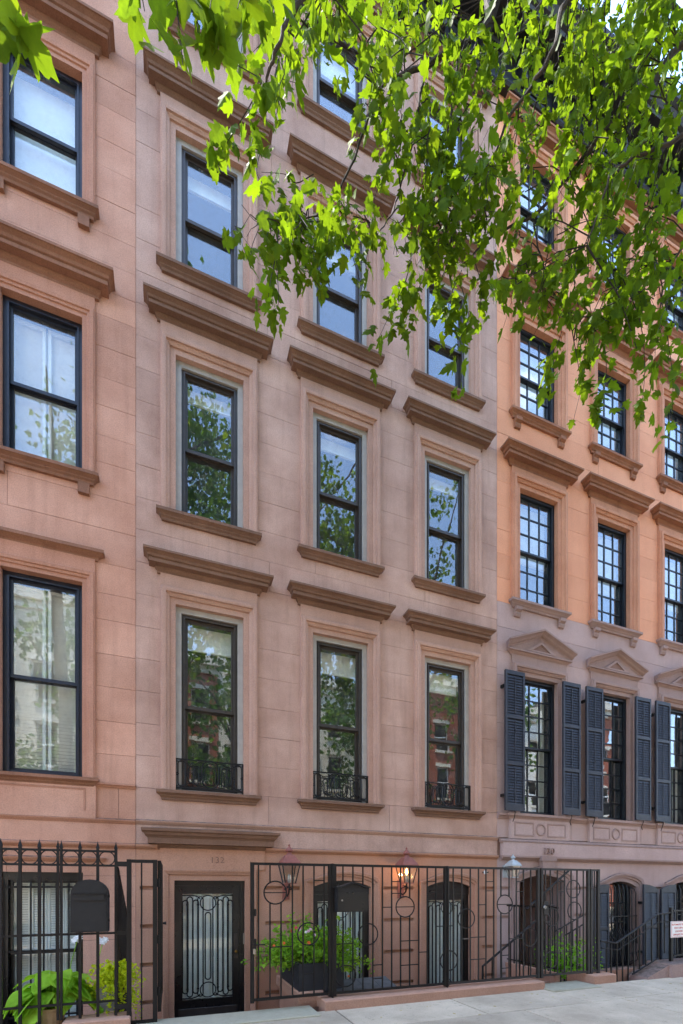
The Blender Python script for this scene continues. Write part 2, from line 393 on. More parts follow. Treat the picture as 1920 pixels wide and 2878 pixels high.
# ------------------------------------------------------------------ the setting
def slab_structure(name, x0, x1, y0, y1, z0, z1, mat):
    return structure(MB().box(x0, x1, y0, y1, z0, z1).build(name, mat))
gm = MB(); gm.add([(-400, -400, -1.2), (400, -400, -1.2), (400, 400, -1.2), (-400, 400, -1.2)], [(0, 1, 2, 3)])
structure(gm.build('ground', 'asphalt'))
slab_structure('road', -80, 80, -15.6, -6.75, -1.15, -.14, 'asphalt')
YF = -1.5                                             # line of the iron fences
walk = structure(MB().box(-60, 60, -6.55, -1.62, -1.1, -.012).build('sidewalk', 'soil'))
for side, (a, b) in {'near': (-6.75, -6.56), 'far': (-15.8, -15.61)}.items():
    slab_structure('kerb', -80, 80, a, b, -1.1, .0, 'bluestone')
slab_structure('opposite_sidewalk', -60, 60, -20, -15.81, -1.1, -.004, 'pavement')
random.seed(3)
ys = [-1.625, -2.42, -3.95, -5.3, -6.545]
for j in range(len(ys) - 1):
    x = -9.0 + .37 * j
    while x < 17:
        w = 1.55 + random.uniform(-.12, .12)
        mb = MB().cbox(x + .009, x + w - .009, ys[j + 1] + .009, ys[j] - .009, -.05, random.uniform(-.0015, .0015), .004)
        mb.build('concrete_slab', 'pavement', walk); x += w
area = structure(MB().box(-8, 20, -1.26, .32, -1.1, -.52).build('areaway_floor', 'areaway_paving'))


# ------------------------------------------------------------------ brownstone houses
ARCHI = [(.0, -.30), (.0, .018), (.078, .018), (.080, .040), (.092, .046), (.106, .058), (.120, .060), (.124, .082), (.150, .088), (.174, .088), (.180, .066), (.198, .062), (.2, -.02)]
ARCHI_N = [(.0, -.30), (.0, .014), (.05, .014), (.056, .03), (.085, .034), (.092, .05), (.13, .056), (.14, .04), (.15, .036), (.15, -.02)]
HOOD = [(0, -.012), (.028, -.012), (.03, .012), (.022, .016), (.05, .045), (.056, .062), (.056, .07), (.13, .07), (.13, .112), (.120, .116), (.120, .124), (.14, .132), (.15, .16), (.182, .183), (.195, .186), (.195, .215), (.05, .232), (0, .24)]
HOOD_BIG = [(p * 1.15, h * 1.15) for p, h in HOOD]
HOOD_THIN = [(.0, -.012), (.02, -.012), (.03, .02), (.06, .04), (.085, .055), (.10, .06), (.10, .10), (.04, .115), (.0, .125)]
SILL = [(.0, -.135), (.035, -.135), (.042, -.105), (.06, -.088), (.064, -.075), (.095, -.052), (.105, -.048), (.105, -.008), (.0, .006)]
BELT_LO = [(.0, 0), (.016, 0), (.03, .012), (.052, .03), (.058, .045), (.058, .062), (.0, .078)]
BELT_HI = [(.0, 0), (.02, .006), (.03, .02), (.046, .04), (.05, .055), (.0, .075)]

def ringbox(mb, x0, x1, z0, z1, t, y0, y1, tb=None, tt=None):
    tb = t if tb is None else tb; tt = t if tt is None else tt
    mb.box(x0, x0 + t, y0, y1, z0, z1); mb.box(x1 - t, x1, y0, y1, z0, z1)
    mb.box(x0 + t, x1 - t, y0 + .001, y1 - .001, z0, z0 + tb); mb.box(x0 + t, x1 - t, y0 + .001, y1 - .001, z1 - tt, z1)
    return mb
CACHE = {}
def cached(key, fn):
    if key not in CACHE: CACHE[key] = fn()
    return CACHE[key]
def make_window(house, c, zb, w, h, st, blind=None, label=None):
    """window = frame mesh; sub-parts: surround, hood, sill, sashes, panes, blind"""
    hw = w / 2; k = (st['key'], round(w, 3), round(h, 3)); pw = st.get('pan', 0)
    L = wloc(house)
    def fr():
        mb = MB(); ft = st['ft']
        ringbox(mb, -hw + pw - .002, hw - pw + .002, .0, h - pw + .002, ft, .075, .29)
        ringbox(mb, -hw + pw + ft - .004, hw - pw - ft + .004, .01, h - pw - ft + .004, .02, .06, .095)
        return mb.mesh('window', st['fmat'])
    win = link('window', cached(('fr',) + k, fr), house, (c - L[0], 0, zb - L[2]))
    if label: win['label'] = label
    if pw:
        link('frame', cached(('pan',) + k, lambda: ringbox(MB(), -hw + .001, hw - .001, .0, h - .001, pw, .045, .26, tb=.03).mesh('frame', st['pmat'])), win)
    tm = st['tmat']; zz = h + .2 if st['arch'] is ARCHI else h + .15
    half = hw + (.2 if st['arch'] is ARCHI else .15)
    link('surround', cached(('sur',) + k, lambda: casing(MB(), -hw, hw, .0, h, st['arch']).mesh('surround', tm)), win)
    fz = st['frieze']
    if fz > 0.02:
        link('frieze', cached(('frz',) + k, lambda: MB().box(-half + .003, half - .003, -.03, .05, zz - .004, zz + fz).mesh('frieze', tm)), win)
    hz = zz + fz
    hd = st['hood']
    if hd == 'pediment':
        def ped():
            mb = MB(); hood(mb, 0, half, hz, [(0, -.012), (.018, -.012), (.022, .02), (.04, .036), (.055, .055), (.09, .06), (.09, .085), (.0, .095)])
            return mb.mesh('hood', tm)
        link('hood', cached(('hood',) + k, ped), win)
        def gab():
            mb = MB(); p = .2; b = half + .09; rise = .30; z0 = hz + .088
            prof = [(0, 0), (.05, .0), (.055, .03), (.09, .045), (.11, .07), (.15, .09), (.16, .095), (.16, .125), (0, .14)]
            rings = []
            for x, z in ((-b, z0), (0, z0 + rise), (b, z0)):
                rings.append([(x * (1 + .07 * q / .16), -q, z + d) for q, d in prof])
            for e in (0, 2):
                pass
            mb.strip(rings)
            mb.add([(-b, .0, z0), (-b, -.05, z0), (b, -.05, z0), (b, .0, z0), (0, -.05, z0 + rise), (0, 0, z0 + rise)], [(1, 2, 4)])
            for sx in (0, 2): mb.add(rings[sx], [tuple(range(len(prof)))])
            return mb.mesh('pediment', tm)
        link('pediment', cached(('ped',) + k, gab), win)
        def tym():
            mb = MB(); z0 = hz + .13
            mb.prism([(-.21, z0), (.21, z0), (0, z0 + .135)], -.062, -.04)
            return mb.mesh('tympanum_panel', 'joint')
        link('tympanum_panel', cached(('tym',) + k, tym), win)
        def tymf():
            mb = MB(); z0 = hz + .10; o = [(-.34, z0), (.34, z0), (0, z0 + .215)]; i = [(-.21, z0 + .03), (.21, z0 + .03), (0, z0 + .163)]
            for a in range(3):
                b = (a + 1) % 3
                mb.prism([o[a], o[b], i[b], i[a]], -.082, -.045)
            return mb.mesh('tympanum_frame', tm)
        link('tympanum_frame', cached(('tymf',) + k, tymf), win)
    elif hd:
        link('hood', cached(('hood',) + k, lambda: hood(MB(), 0, half + .01, hz, hd).mesh('hood', st.get('hmat', tm))), win)
    if st.get('sill', True):
        def sl():
            mb = MB(); hood(mb, 0, half - .055, 0, SILL); mb.box(-hw - .015, hw + .015, -.001, .3, -.05, .004); return mb.mesh('sill', st.get('smat', tm))
        link('sill', cached(('sill',) + k + (st.get('smat', tm),), sl), win)
        if st.get('corbel'):
            def cb():
                mb = MB(); n = 6
                prof = [(0, -.30), (.035, -.29), (.05, -.25), (.045, -.215), (.085, -.19), (.09, -.136), (0, -.136)] if st['corbel'] == 'scroll' else [(0, -.27), (.05, -.27), (.05, -.136), (0, -.136)]
                mb.strip([[(x, -p, z) for p, z in prof] for x in (-.065, .065)], caps=True)
                return mb.mesh('corbel', st.get('smat', tm))
            for sx in (-1, 1):
                link('corbel', cached(('corb',) + k + (st.get('smat', tm),), cb), win, (sx * (half - .13), 0, 0))
    # sashes
    ft = st['ft'] + pw; x0, x1 = -hw + ft - .003, hw - ft + .003; zt = h - ft + .003; zm = h * st.get('meet', .48); stl = st['sash']
    nx, ny = st.get('grid', (1, 1))
    for nm, a, b, y in (('upper_sash', zm - .02, zt, .10), ('lower_sash', .012, zm + .02, .147)):
        tb = stl * (1.7 if nm == 'lower_sash' else .85)
        tt = stl * (.85 if nm == 'lower_sash' else 1)
        def sash():
            mb = MB(); ringbox(mb, x0, x1, a, b, stl, y, y + .04, tb=tb, tt=tt)
            gx0, gx1, gz0, gz1 = x0 + stl, x1 - stl, a + tb, b - tt
            for i in range(1, nx):
                xx = gx0 + (gx1 - gx0) * i / nx; mb.box(xx - .010, xx + .010, y + .004, y + .036, gz0, gz1)
            for j in range(1, ny):
                z = gz0 + (gz1 - gz0) * j / ny; mb.box(gx0, gx1, y + .006, y + .034, z - .010, z + .010)
            return mb.mesh(nm, st['fmat'])
        link(nm, cached((nm,) + k, sash), win)
        gx0, gx1, gz0, gz1 = x0 + stl, x1 - stl, a + tb, b - tt; dx = (gx1 - gx0) / nx; dz = (gz1 - gz0) / ny
        def pane():
            return MB().box(-dx / 2 - .004, dx / 2 + .004, .018, .022, -dz / 2 - .004, dz / 2 + .004).mesh('glass_pane', st['glass'])
        me = cached(('pane', nm) + k, pane)
        for i in range(nx):
            for j in range(ny):
                p = link('glass_pane', me, win, (gx0 + dx * (i + .5), y, gz0 + dz * (j + .5)))
                if nx > 1: p.rotation_euler = (random.gauss(0, .004), 0, random.gauss(0, .006))
                else: p.rotation_euler = (random.gauss(0, .0015), 0, random.gauss(0, .002))
    # what hangs behind the glass
    def blindmesh():
        kind, drop = blind; mb = MB(); zt2 = zt - .02
        if kind == 'shade': mb.box(x0, x1, .27, .276, zt2 - drop * h, zt2); mb.box(x0, x1, .26, .29, zt2 - drop * h - .03, zt2 - drop * h)
        if kind == 'venetian':
            n = int(drop * h / .05)
            for i in range(n):
                z = zt2 - i * .05; mb.add([(x0, .25, z), (x1, .25, z), (x1, .285, z - .038), (x0, .285, z - .038)], [(0, 1, 2, 3)])
            mb.box(x0, x1, .24, .29, zt2, zt2 + .03)
        if kind == 'drape':
            for sx in (-1, 1):
                pts = []; n = 22
                for i in range(n + 1):
                    xx = sx * (hw - .03 - (drop * w) * i / n); pts.append((xx, .30 + .025 * math.sin(i * 1.7)))
                mb.strip([[(x, y, z) for x, y in pts] for z in (.0, zt2 + .03)])
        if kind == 'casement':
            for sx in (-1, 1):
                a, b = (x0, -.015) if sx < 0 else (.015, x1)
                ringbox(mb, a, b, .0, zt2, .035, .22, .25)
            n = int(h / .045)
            for i in range(n):
                z = zt2 - i * .045; mb.add([(x0, .27, z), (x1, .27, z), (x1, .295, z - .036), (x0, .295, z - .036)], [(0, 1, 2, 3)])
        if kind == 'louvre':
            for q in range(4):
                a = x0 + (x1 - x0) * q / 4; b = x0 + (x1 - x0) * (q + 1) / 4
                ringbox(mb, a + .002, b - .002, .0, zt2, .03, .33, .36); n = int(h / .034)
                for i in range(n):
                    z = zt2 - i * .034; mb.add([(a + .03, .335, z - .03), (b - .03, .335, z - .03), (b - .03, .355, z), (a + .03, .355, z)], [(0, 1, 2, 3)])
        return mb.mesh({'shade': 'roller_shade', 'venetian': 'venetian_blind', 'drape': 'curtain', 'casement': 'inner_casement', 'louvre': 'inner_shutter'}[kind], 'shade_white' if kind != 'drape' else 'curtain')
    if blind:
        me = cached(('blind', blind) + k, blindmesh); b = link(me.name.split('.')[0], me, win)
        if blind[0] in ('venetian', 'louvre', 'casement'): stuff(b)
    return win

def stone_blocks(house, x0, x1, zs, excl, matf, gap=.0021, runmax=2.4, name='stone_block'):
    L = wloc(house); rnd = random.Random(int(x0 * 100) + 5)
    for ci in range(len(zs) - 1):
        za, zb = zs[ci], zs[ci + 1]
        xs = sorted({x0, x1, *[min(max(e[i], x0), x1) for e in excl for i in (0, 1)]})
        runs = []; cur = None
        for i in range(len(xs) - 1):
            a, b = xs[i], xs[i + 1]; m = (a + b) / 2; lo, hi = za + gap, zb - gap
            for e in excl:
                if e[0] < m < e[1]:
                    if e[2] <= za + .03 and e[3] >= zb - .03: hi = lo
                    elif e[3] < zb and e[2] <= za + .03 and e[3] > za: lo = max(lo, e[3])
                    elif e[2] > za and e[3] >= zb - .03 and e[2] < zb: hi = min(hi, e[2])
                    elif e[2] > za and e[3] < zb: lo = hi
            if hi - lo > .02:
                if cur is None: cur = []; runs.append(cur)
                cur.append([a, b, lo, hi])
            else: cur = None
        for run in runs:
            a, b = run[0][0], run[-1][1]; cuts = [a, b]
            if b - a > runmax:
                n = max(2, round((b - a) / 1.9)); off = .33 if ci % 2 else -.1
                cuts = [a] + [a + (b - a) * (i + off * .8) / n + rnd.uniform(-.05, .05) for i in range(1, n + (1 if off < 0 else 0))] + [b]
                cuts = sorted(q for q in cuts if a <= q <= b)
                cuts = [q for i, q in enumerate(cuts) if i == 0 or i == len(cuts) - 1 or (q - cuts[i - 1] > .2 and b - q > .2)]
            for i in range(len(cuts) - 1):
                c0, c1 = cuts[i] + (gap if i else 0), cuts[i + 1] - (gap if i < len(cuts) - 2 else 0)
                top, bot = [], []
                for s_ in run:
                    p, q = max(s_[0], c0), min(s_[1], c1)
                    if q - p < .004: continue
                    top += [(p, s_[3]), (q, s_[3])]; bot += [(p, s_[2]), (q, s_[2])]
                if not top: continue
                poly = bot + top[::-1]; cl = []
                for pt in poly:
                    if cl and abs(cl[-1][0] - pt[0]) < 1e-6 and abs(cl[-1][1] - pt[1]) < 1e-6: continue
                    cl.append(pt)
                y = rnd.uniform(-.0015, .0015)
                MB().prism(cl, y, .0125).build(name, matf((za + zb) / 2), house)

def house_shell(house, x0, x1, wins, ztop, zfloors, ground_holes, grooves, mat_back, mat_ground, depth=9.0, yb=.012, yg=-.001):
    mb = MB(); holed(mb, x0 + .001, x1 - .001, 2.0, ztop, [(a - .018, b + .018, c - .03, d + .018) for a, b, c, d in wins], yb, .29)
    mb.build('wall', mat_back, house)
    mb = MB(); holed(mb, x0 + .001, x1 - .001, -.9, 2.0, ground_holes + grooves, yg, .04)
    mb.build('ground_floor_wall', mat_ground, house)
    mb = MB(); holed(mb, x0 + .002, x1 - .002, -.9, 2.0, ground_holes, .041, .29); mb.build('ground_floor_backing', mat_ground, house)
    mb = MB(); mb.box(x0 + .002, x0 + .10, .29, depth, -.9, ztop); mb.box(x1 - .10, x1 - .002, .29, depth, -.9, ztop); mb.build('party_wall', 'room', house)
    MB().box(x0 + .1, x1 - .1, depth - .1, depth, -.9, ztop).build('rear_wall', 'room', house)
    MB().box(x0 + .1, x1 - .1, 4.5, 4.6, -.9, ztop).build('partition', 'room', house)
    MB().box(x0 + .002, x1 - .002, .29, depth, ztop - .15, ztop - .01).build('roof', 'tar', house)
    for z in zfloors:
        MB().box(x0 + .1, x1 - .1, .291, depth - .1, z - .3, z - .004).build('ceiling', 'room', house)
        MB().box(x0 + .1, x1 - .1, .291, depth - .1, z - .003, z + .012).build('room_floor', 'wood_floor', house)
def roof_cornice(house, x0, x1, z0, n, mat='cornice_black'):
    rc = MB().box(x0 + .003, x1 - .003, -.10, .0, z0, z0 + .62).build('roof_cornice', mat, house)
    mb = MB(); belt(mb, x0 + .004, x1 - .004, z0 - .03, [(0, 0), (.12, .0), (.15, .03), (.15, .07), (.10, .09), (.0, .09)]); mb.build('moulding', mat, rc)
    mb = MB(); belt(mb, x0 + .004, x1 - .004, z0 + .60, [(0, 0), (.16, .0), (.18, .04), (.55, .05), (.57, .09), (.62, .11), (.68, .19), (.76, .24), (.78, .30), (0, .36)]); mb.build('crown_moulding', mat, rc)
    br = cached(('bracket',), lambda: MB().strip([[(x, -p, z) for p, z in [(.0, 0), (.14, .0), (.17, .06), (.15, .16), (.20, .30), (.38, .40), (.5, .46), (.5, .54), (.0, .54)]] for x in (-.06, .06)], caps=True).mesh('bracket', mat))
    for i in range(n):
        link('bracket', br, rc, (x0 + (x1 - x0) * (i + .5) / n - wloc(house)[0], -.09, z0 + .06 - wloc(house)[2]))
    pn = cached(('fpanel',), lambda: ringbox(MB(), -.22, .22, .15, .48, .03, -.125, -.1).mesh('frieze_panel', mat))
    for i in range(n - 1):
        link('frieze_panel', pn, rc, (x0 + (x1 - x0) * (i + 1) / n - wloc(house)[0], 0, z0 - wloc(house)[2]))
    return rc

ZF = [-.5, 2.15, 6.1, 9.55, 12.8]
def courses(z0, zstep, ztop, jit=0, seed=1):
    r = random.Random(seed); out = [z0]
    while out[-1] < ztop - .2: out.append(out[-1] + zstep + r.uniform(-jit, jit))
    out[-1] = ztop; return out

# ---- the middle house, 132
X0, X1 = -.449, 5.488
h132 = thing('brownstone_house', 'mauve-brown five-storey row house with black glazed door marked 132', 'house', (X0, 0, -.52), 'row of brownstone houses')
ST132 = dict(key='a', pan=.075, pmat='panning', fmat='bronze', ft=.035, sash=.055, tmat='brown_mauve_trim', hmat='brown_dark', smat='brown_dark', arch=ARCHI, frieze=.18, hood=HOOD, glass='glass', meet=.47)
COLS = [.517, 2.492, 4.452]; WW = .925
rows132 = [(2.785, 5.36, ('shade', .12)), (6.60, 8.80, ('shade', .07)), (10.0, 11.905, ('shade', .09)), (13.35, 15.0, ('shade', .2))]
wins, excl = [], []
for c in COLS:
    for r, (a, b, bl) in enumerate(rows132):
        st = ST132 if r < 3 else dict(ST132, key='a4', frieze=.05)
        if r == 0: st = dict(ST132, key='a0')
        make_window(h132, c, a, WW, b - a, st, bl)
        wins.append((c - WW / 2, c + WW / 2, a, b)); excl.append((c - .645, c + .645, a - .10, b + .2 + st['frieze'] + .03))
door_hole = (.036, 1.0, -.9, 1.545)
gh = [(.016, 1.02, -.9, 1.56), (2.02, 3.02, -.9, 1.575), (4.01, 4.945, -.9, 1.575)]
GZ = [-.11, .40, .92, 1.44]
gr = [(a, b, z - .028, z + .028) for z in GZ for a, b in ((-.40, -.20), (1.30, 1.82), (3.24, 3.78), (5.17, 5.41))]
house_shell(h132, X0, X1, wins, 15.75, ZF, gh, gr, 'joint', 'brown_base')
zs = [2.36, 2.795] + courses(3.23, .435, 15.7, 0, 2)
stone_blocks(h132, X0 + .002, X1 - .002, zs, excl, lambda z: 'brown_mauve')
MB().box(X0 + .002, X1 - .002, -.010, .011, 2.03, 2.32).build('band', 'brown_mauve', h132)
mb = MB(); belt(mb, X0 + .002, X1 - .002, 2.295, BELT_HI); mb.build('belt_course', 'brown_mauve_trim', h132)
mb = MB(); belt(mb, X0 + .002, -.18, 1.965, BELT_LO); belt(mb, 1.30, X1 - .002, 1.965, BELT_LO); mb.build('belt_course', 'brown_base', h132)
roof_cornice(h132, X0, X1, 15.7, 7)
# entrance of 132
ent = casing(MB(), .036, 1.0, -.52, 1.545, [(0, -.30), (0, .012), (.075, .012), (.082, .03), (.10, .036), (.125, .05), (.145, .054), (.16, .05), (.16, -.02)]).build('door_surround', 'brown_base', h132)
MB().box(-.15, 1.285, -.020, .02, 1.70, 1.985).build('lintel_panel', 'brown_base', h132)
mb = MB(); hood(mb, .552, .715, 1.985, [(0, -.02), (.01, -.02), (.02, .0), (.05, .03), (.055, .05), (.13, .055), (.135, .13), (.15, .15), (.17, .165), (.185, .20), (.21, .215), (.215, .25), (.05, .275), (0, .285)])
mb.build('door_hood', 'brown_dark', h132)
t132 = text_mesh('132', .125, .004, 'joint', h132, 'house_number', .61, -.0195, 1.795, space=1.1)

def loop_path(x, z0, z1, r, y):
    p = []
    for k in range(9): p.append((x + r * math.cos(math.pi * k / 8), y, z1 - r + r * math.sin(math.pi * k / 8)))
    for k in range(9): p.append((x + r * math.cos(math.pi + math.pi * k / 8), y, z0 + r + r * math.sin(math.pi + math.pi * k / 8)))
    return p + [p[0]]
def iron_door(house, x0, x1, z0, z1, name, yl, with_handle=True, gl0=None, label=None, st=.115):
    d = MB(); bt = .30 if gl0 is None else gl0 - z0
    ringbox(d, x0, x1, z0, z1, st, yl, yl + .05, tb=bt, tt=st * 1.05)
    d = d.build(name, 'door_black', house)
    if label: d['label'] = label
    a, b, c, e = x0 + st, x1 - st, z0 + bt, z1 - st * 1.05
    MB().box(a - .005, b + .005, yl + .028, yl + .032, c - .005, e + .005).build('glass_pane', 'door_glass', d)
    pts = [(a + (b - a) * i / 40, yl + .05 + .012 * math.sin(i * 1.15)) for i in range(41)]
    MB().strip([[(x, y, z) for x, y in pts] for z in (c, e)]).build('curtain', 'curtain', d)
    cx = (a + b) / 2; W = (b - a); yg = yl - .004; r = .075 * W / .58
    for zc in (e - .02 - r * 1.25, c + .02 + r * 1.25):
        MB().ring((cx, yg, zc), r * 1.2, .008, n=24).build('grille_ring', 'iron', d)
    n = 0
    zt, zb = e - .055, c + .055
    MB().tube(loop_path(cx, zb + r * 2.5, zt - r * 2.4, r * .42, yg), .0095, 5, False).build('grille_loop', 'iron', d)
    for s in (-1, 1):
        for q, (o, m) in enumerate(((.145, .0), (.235, .045), (.345, .0), (.43, .05))):
            MB().tube(loop_path(cx + s * o * W * 1.04, zb - .01 + m, zt + .01 - m, .030 * W / .58, yg), .0095, 5, False).build('grille_loop', 'iron', d)
        for zc in (zt - .10, zb + .10):
            for o in (.19, .39): MB().ring((cx + s * o * W * 1.04, yg, zc), .014, .005, n=12, m=5).build('grille_bead', 'iron', d)
        for zz, dz in ((e - .025, -1), (c + .025, 1)):
            MB().tube([(cx + s * r * 1.2, yg, zz + dz * .05), (cx + s * .2 * W, yg, zz + dz * .02), (cx + s * .3 * W, yg, zz), (cx + s * .5 * W, yg, zz)], .009, 5, False).build('grille_scroll', 'iron', d)
    if with_handle:
        MB().cbox(x1 - .085, x1 - .032, yl - .016, yl - .0005, .42, .78, .004).build('handle_plate', 'kick_plate', d)
        mb = MB(); mb.lathe([(.0, 0), (.02, .004), (.026, .02), (.02, .04), (.0, .045)], n=12)
        kn = link('door_knob', mb.mesh('door_knob', 'brass'), d, (x1 - .058 - X0, yl - .016, .52 + .52)); kn.rotation_euler = (R(90), 0, 0)
        MB().cbox(x0 + .05, x1 - .05, yl - .008, yl - .0005, z0 + .03, z0 + .25, .003).build('kick_plate', 'kick_plate', d)
    return d
MB().box(.038, .998, .05, .26, 1.47, 1.544).build('door_head', 'door_black', h132)
MB().box(.938, .998, .05, .26, -.52, 1.47).build('door_jamb', 'door_black', h132)
iron_door(h132, .04, .936, -.51, 1.469, 'front_door', .06, True, gl0=-.14, st=.105)
MB().cbox(1.001 - .02, .9995, .03, .055, .62, .78, .004).build('door_bell', 'steel', h132)
# arched openings of 132
AR = [(0, -.30), (0, .010), (.06, .010), (.066, .028), (.095, .032), (.102, .05), (.138, .056), (.15, .05), (.155, -.02)]
casing(MB(), 2.04, 3.0, -.52, 1.56, AR, arch=.10).build('window_surround', 'brown_base', h132)
casing(MB(), 4.03, 4.925, -.52, 1.56, AR, arch=.10).build('door_surround', 'brown_base', h132)
for a, b, nm in ((2.03, 3.01, 'grilled_window'), (4.02, 4.935, 'side_door')):
    MB().box(a, b, .06, .25, 1.34, 1.6).build('transom_panel', 'door_black', h132)
    iron_door(h132, a, b, -.51, 1.339, nm, .07, False, gl0=-.38, st=.10)
MB().tube([(4.80, .07, .55), (4.80, .03, .55), (4.90, .03, .55)], .012, 6).build('door_lever', 'steel', h132)

# wrought-iron guards at the parlour windows of 132
def window_guard(c, z0):
    g = MB().box(c - .47, c + .47, -.012, .008, z0 + .035, z0 + .055).build('window_guard', 'iron', h132)
    y = -.002; zt = z0 + .43
    MB().box(c - .47, c + .47, -.012, .008, zt, zt + .016).build('rail', 'iron', g)
    for s in (-1, 1): MB().box(c + s * .46 - .008, c + s * .46 + .008, -.012, .1, z0 + .02, zt + .016).build('side_bar', 'iron', g)
    MB().tube(loop_path(c, z0 + .06, zt + .02, .115, y), .010, 5, False).build('oval', 'iron', g)
    MB().tube(loop_path(c, z0 + .10, zt - .02, .075, y + .002), .007, 5, False).build('oval', 'iron', g)
    for s in (-1, 1):
        for o, a, b in ((.19, .10, .36), (.26, .12, .34), (.385, .06, .42)):
            MB().tube(loop_path(c + s * o, z0 + a, z0 + b, .034 if o < .3 else .048, y), .009, 5, False).build('loop', 'iron', g)
        MB().tube([(c + s * .10, y, z0 + .41), (c + s * .16, y, z0 + .42), (c + s * .20, y, z0 + .385), (c + s * .30, y, z0 + .375), (c + s * .34, y, z0 + .40), (c + s * .46, y, z0 + .41)], .008, 5, False).build('scroll', 'iron', g)
        MB().tube([(c + s * .10, y, z0 + .08), (c + s * .16, y, z0 + .07), (c + s * .20, y, z0 + .10), (c + s * .30, y, z0 + .11), (c + s * .34, y, z0 + .08), (c + s * .46, y, z0 + .07)], .008, 5, False).build('scroll', 'iron', g)
        for o in (.14, .225, .325, .44): MB().ring((c + s * o, y, z0 + .235), .015, .006, n=10, m=5).build('boss', 'iron', g)
for c in COLS: window_guard(c, 2.79)

# ---- the house with dark blue sashes, 134
XL = -6.4
h134 = thing('brownstone_house', 'sienna-brown row house with dark blue sashes and white shades behind a ringed railing', 'house', (XL, 0, -.52), 'row of brownstone houses')
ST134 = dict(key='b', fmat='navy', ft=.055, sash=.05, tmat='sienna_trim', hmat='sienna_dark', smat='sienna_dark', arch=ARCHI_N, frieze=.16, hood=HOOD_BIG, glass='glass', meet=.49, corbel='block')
rows134 = [(2.865, 5.395, ('casement', 1)), (6.80, 8.815, ('casement', 1)), (10.245, 11.985, ('shade', .97)), (13.4, 15.0, ('shade', .9))]
wins, excl = [], []
for c in (-1.525, -3.45, -5.37):
    for r, (a, b, bl) in enumerate(rows134):
        st = dict(ST134, key='b%d' % r)
        if r == 0: st.update(hood=HOOD_THIN, corbel=None, frieze=.17)
        if r == 3: st.update(frieze=.04)
        make_window(h134, c, a, .885, b - a, st, bl)
        wins.append((c - .4425, c + .4425, a, b)); excl.append((c - .575, c + .575, a - .10, b + .15 + st['frieze'] + .03))
gh4 = [(c - .46, c + .46, -.35, 1.645) for c in (-1.525, -3.45)]
house_shell(h134, XL, X0, wins, 15.75, ZF, gh4, [], 'joint', 'joint', yg=.012)
exg = [(c - .45, c + .45, -.9, 1.64) for c in (-1.525, -3.45)]
stone_blocks(h134, XL + .002, X0 - .003, courses(2.36, .40, 15.7, .06, 5), excl, lambda z: 'sienna', .0022)
stone_blocks(h134, XL + .002, X0 - .003, [-.9, -.1, .33, .76, 1.19, 1.60, 1.97], exg, lambda z: 'sienna', .0022)
MB().box(XL + .002, X0 - .003, -.014, .011, 2.03, 2.33).build('band', 'sienna', h134)
mb = MB(); belt(mb, XL + .002, X0 - .003, 2.285, BELT_HI); mb.build('belt_course', 'sienna_trim', h134)
mb = MB(); belt(mb, XL + .002, X0 - .003, 1.965, BELT_LO); mb.build('belt_course', 'sienna_trim', h134)
mb = MB(); belt(mb, XL + .002, X0 - .003, 2.765, [(0, 0), (.02, 0), (.03, .02), (.05, .03), (.05, .055), (0, .065)]); mb.build('sill_course', 'sienna_trim', h134)
for c in (-1.525, -3.45):
    mb = MB().box(c - .60, c + .60, -.04, .01, 2.345, 2.766); mb.build('apron', 'sienna', h134)
    casing(MB(), c - .46, c + .46, 2.44, 2.70, [(0, .02), (.0, .041), (.02, .048), (.03, .041)]).build('apron_panel', 'sienna_trim', h134)
    mb = MB(); hood(mb, c, .66, 1.78, [(0, 0), (.02, 0), (.05, .03), (.06, .05), (.0, .07)]); mb.build('lintel_moulding', 'sienna_trim', h134)
    w = MB(); ringbox(w, c - .441, c + .441, -.35, 1.64, .06, .06, .26, tt=.1); w = w.build('basement_window', 'door_black', h134)
    mb = MB(); ringbox(mb, c - .385, c + .385, .60, 1.545, .04, .11, .15); mb.build('upper_sash', 'door_black', w)
    mb = MB(); ringbox(mb, c - .385, c + .385, -.30, .64, .04, .152, .19); mb.build('lower_sash', 'door_black', w)
    for z0, z1, y in ((.63, 1.51, .13), (-.27, .61, .17)): MB().box(c - .35, c + .35, y, y + .004, z0, z1).build('glass_pane', 'door_glass', w)
    mb = MB()
    for q in range(4):
        a, b = c - .38 + .19 * q, c - .19 + .19 * q
        for z0, z1 in ((-.3, .60), (.62, 1.53)):
            ringbox(mb, a + .002, b - .002, z0, z1, .028, .262, .285)
            for i in range(int((z1 - z0) / .032)):
                z = z0 + .03 + i * .032; mb.add([(a + .028, .265, z), (b - .028, .265, z), (b - .028, .28, z + .028), (a + .028, .28, z + .028)], [(0, 1, 2, 3)])
    stuff(mb.build('inner_shutter', 'shade_white', w))
    for q in range(7):
        x = c - .42 + .14 * q; mb = MB().box(x - .009, x + .009, .052, .07, -.34, 1.47); mb.strip([[(x - .012, .05, 1.47), (x + .012, .05, 1.47), (x + .012, .074, 1.47), (x - .012, .074, 1.47)], [(x, .061, 1.56)] * 4], True); mb.build('guard_bar', 'iron', w)
    for z in (1.44, .63, -.2): MB().box(c - .44, c + .44, .056, .066, z, z + .025).build('guard_rail', 'iron', w)
roof_cornice(h134, XL, X0, 15.7, 7)

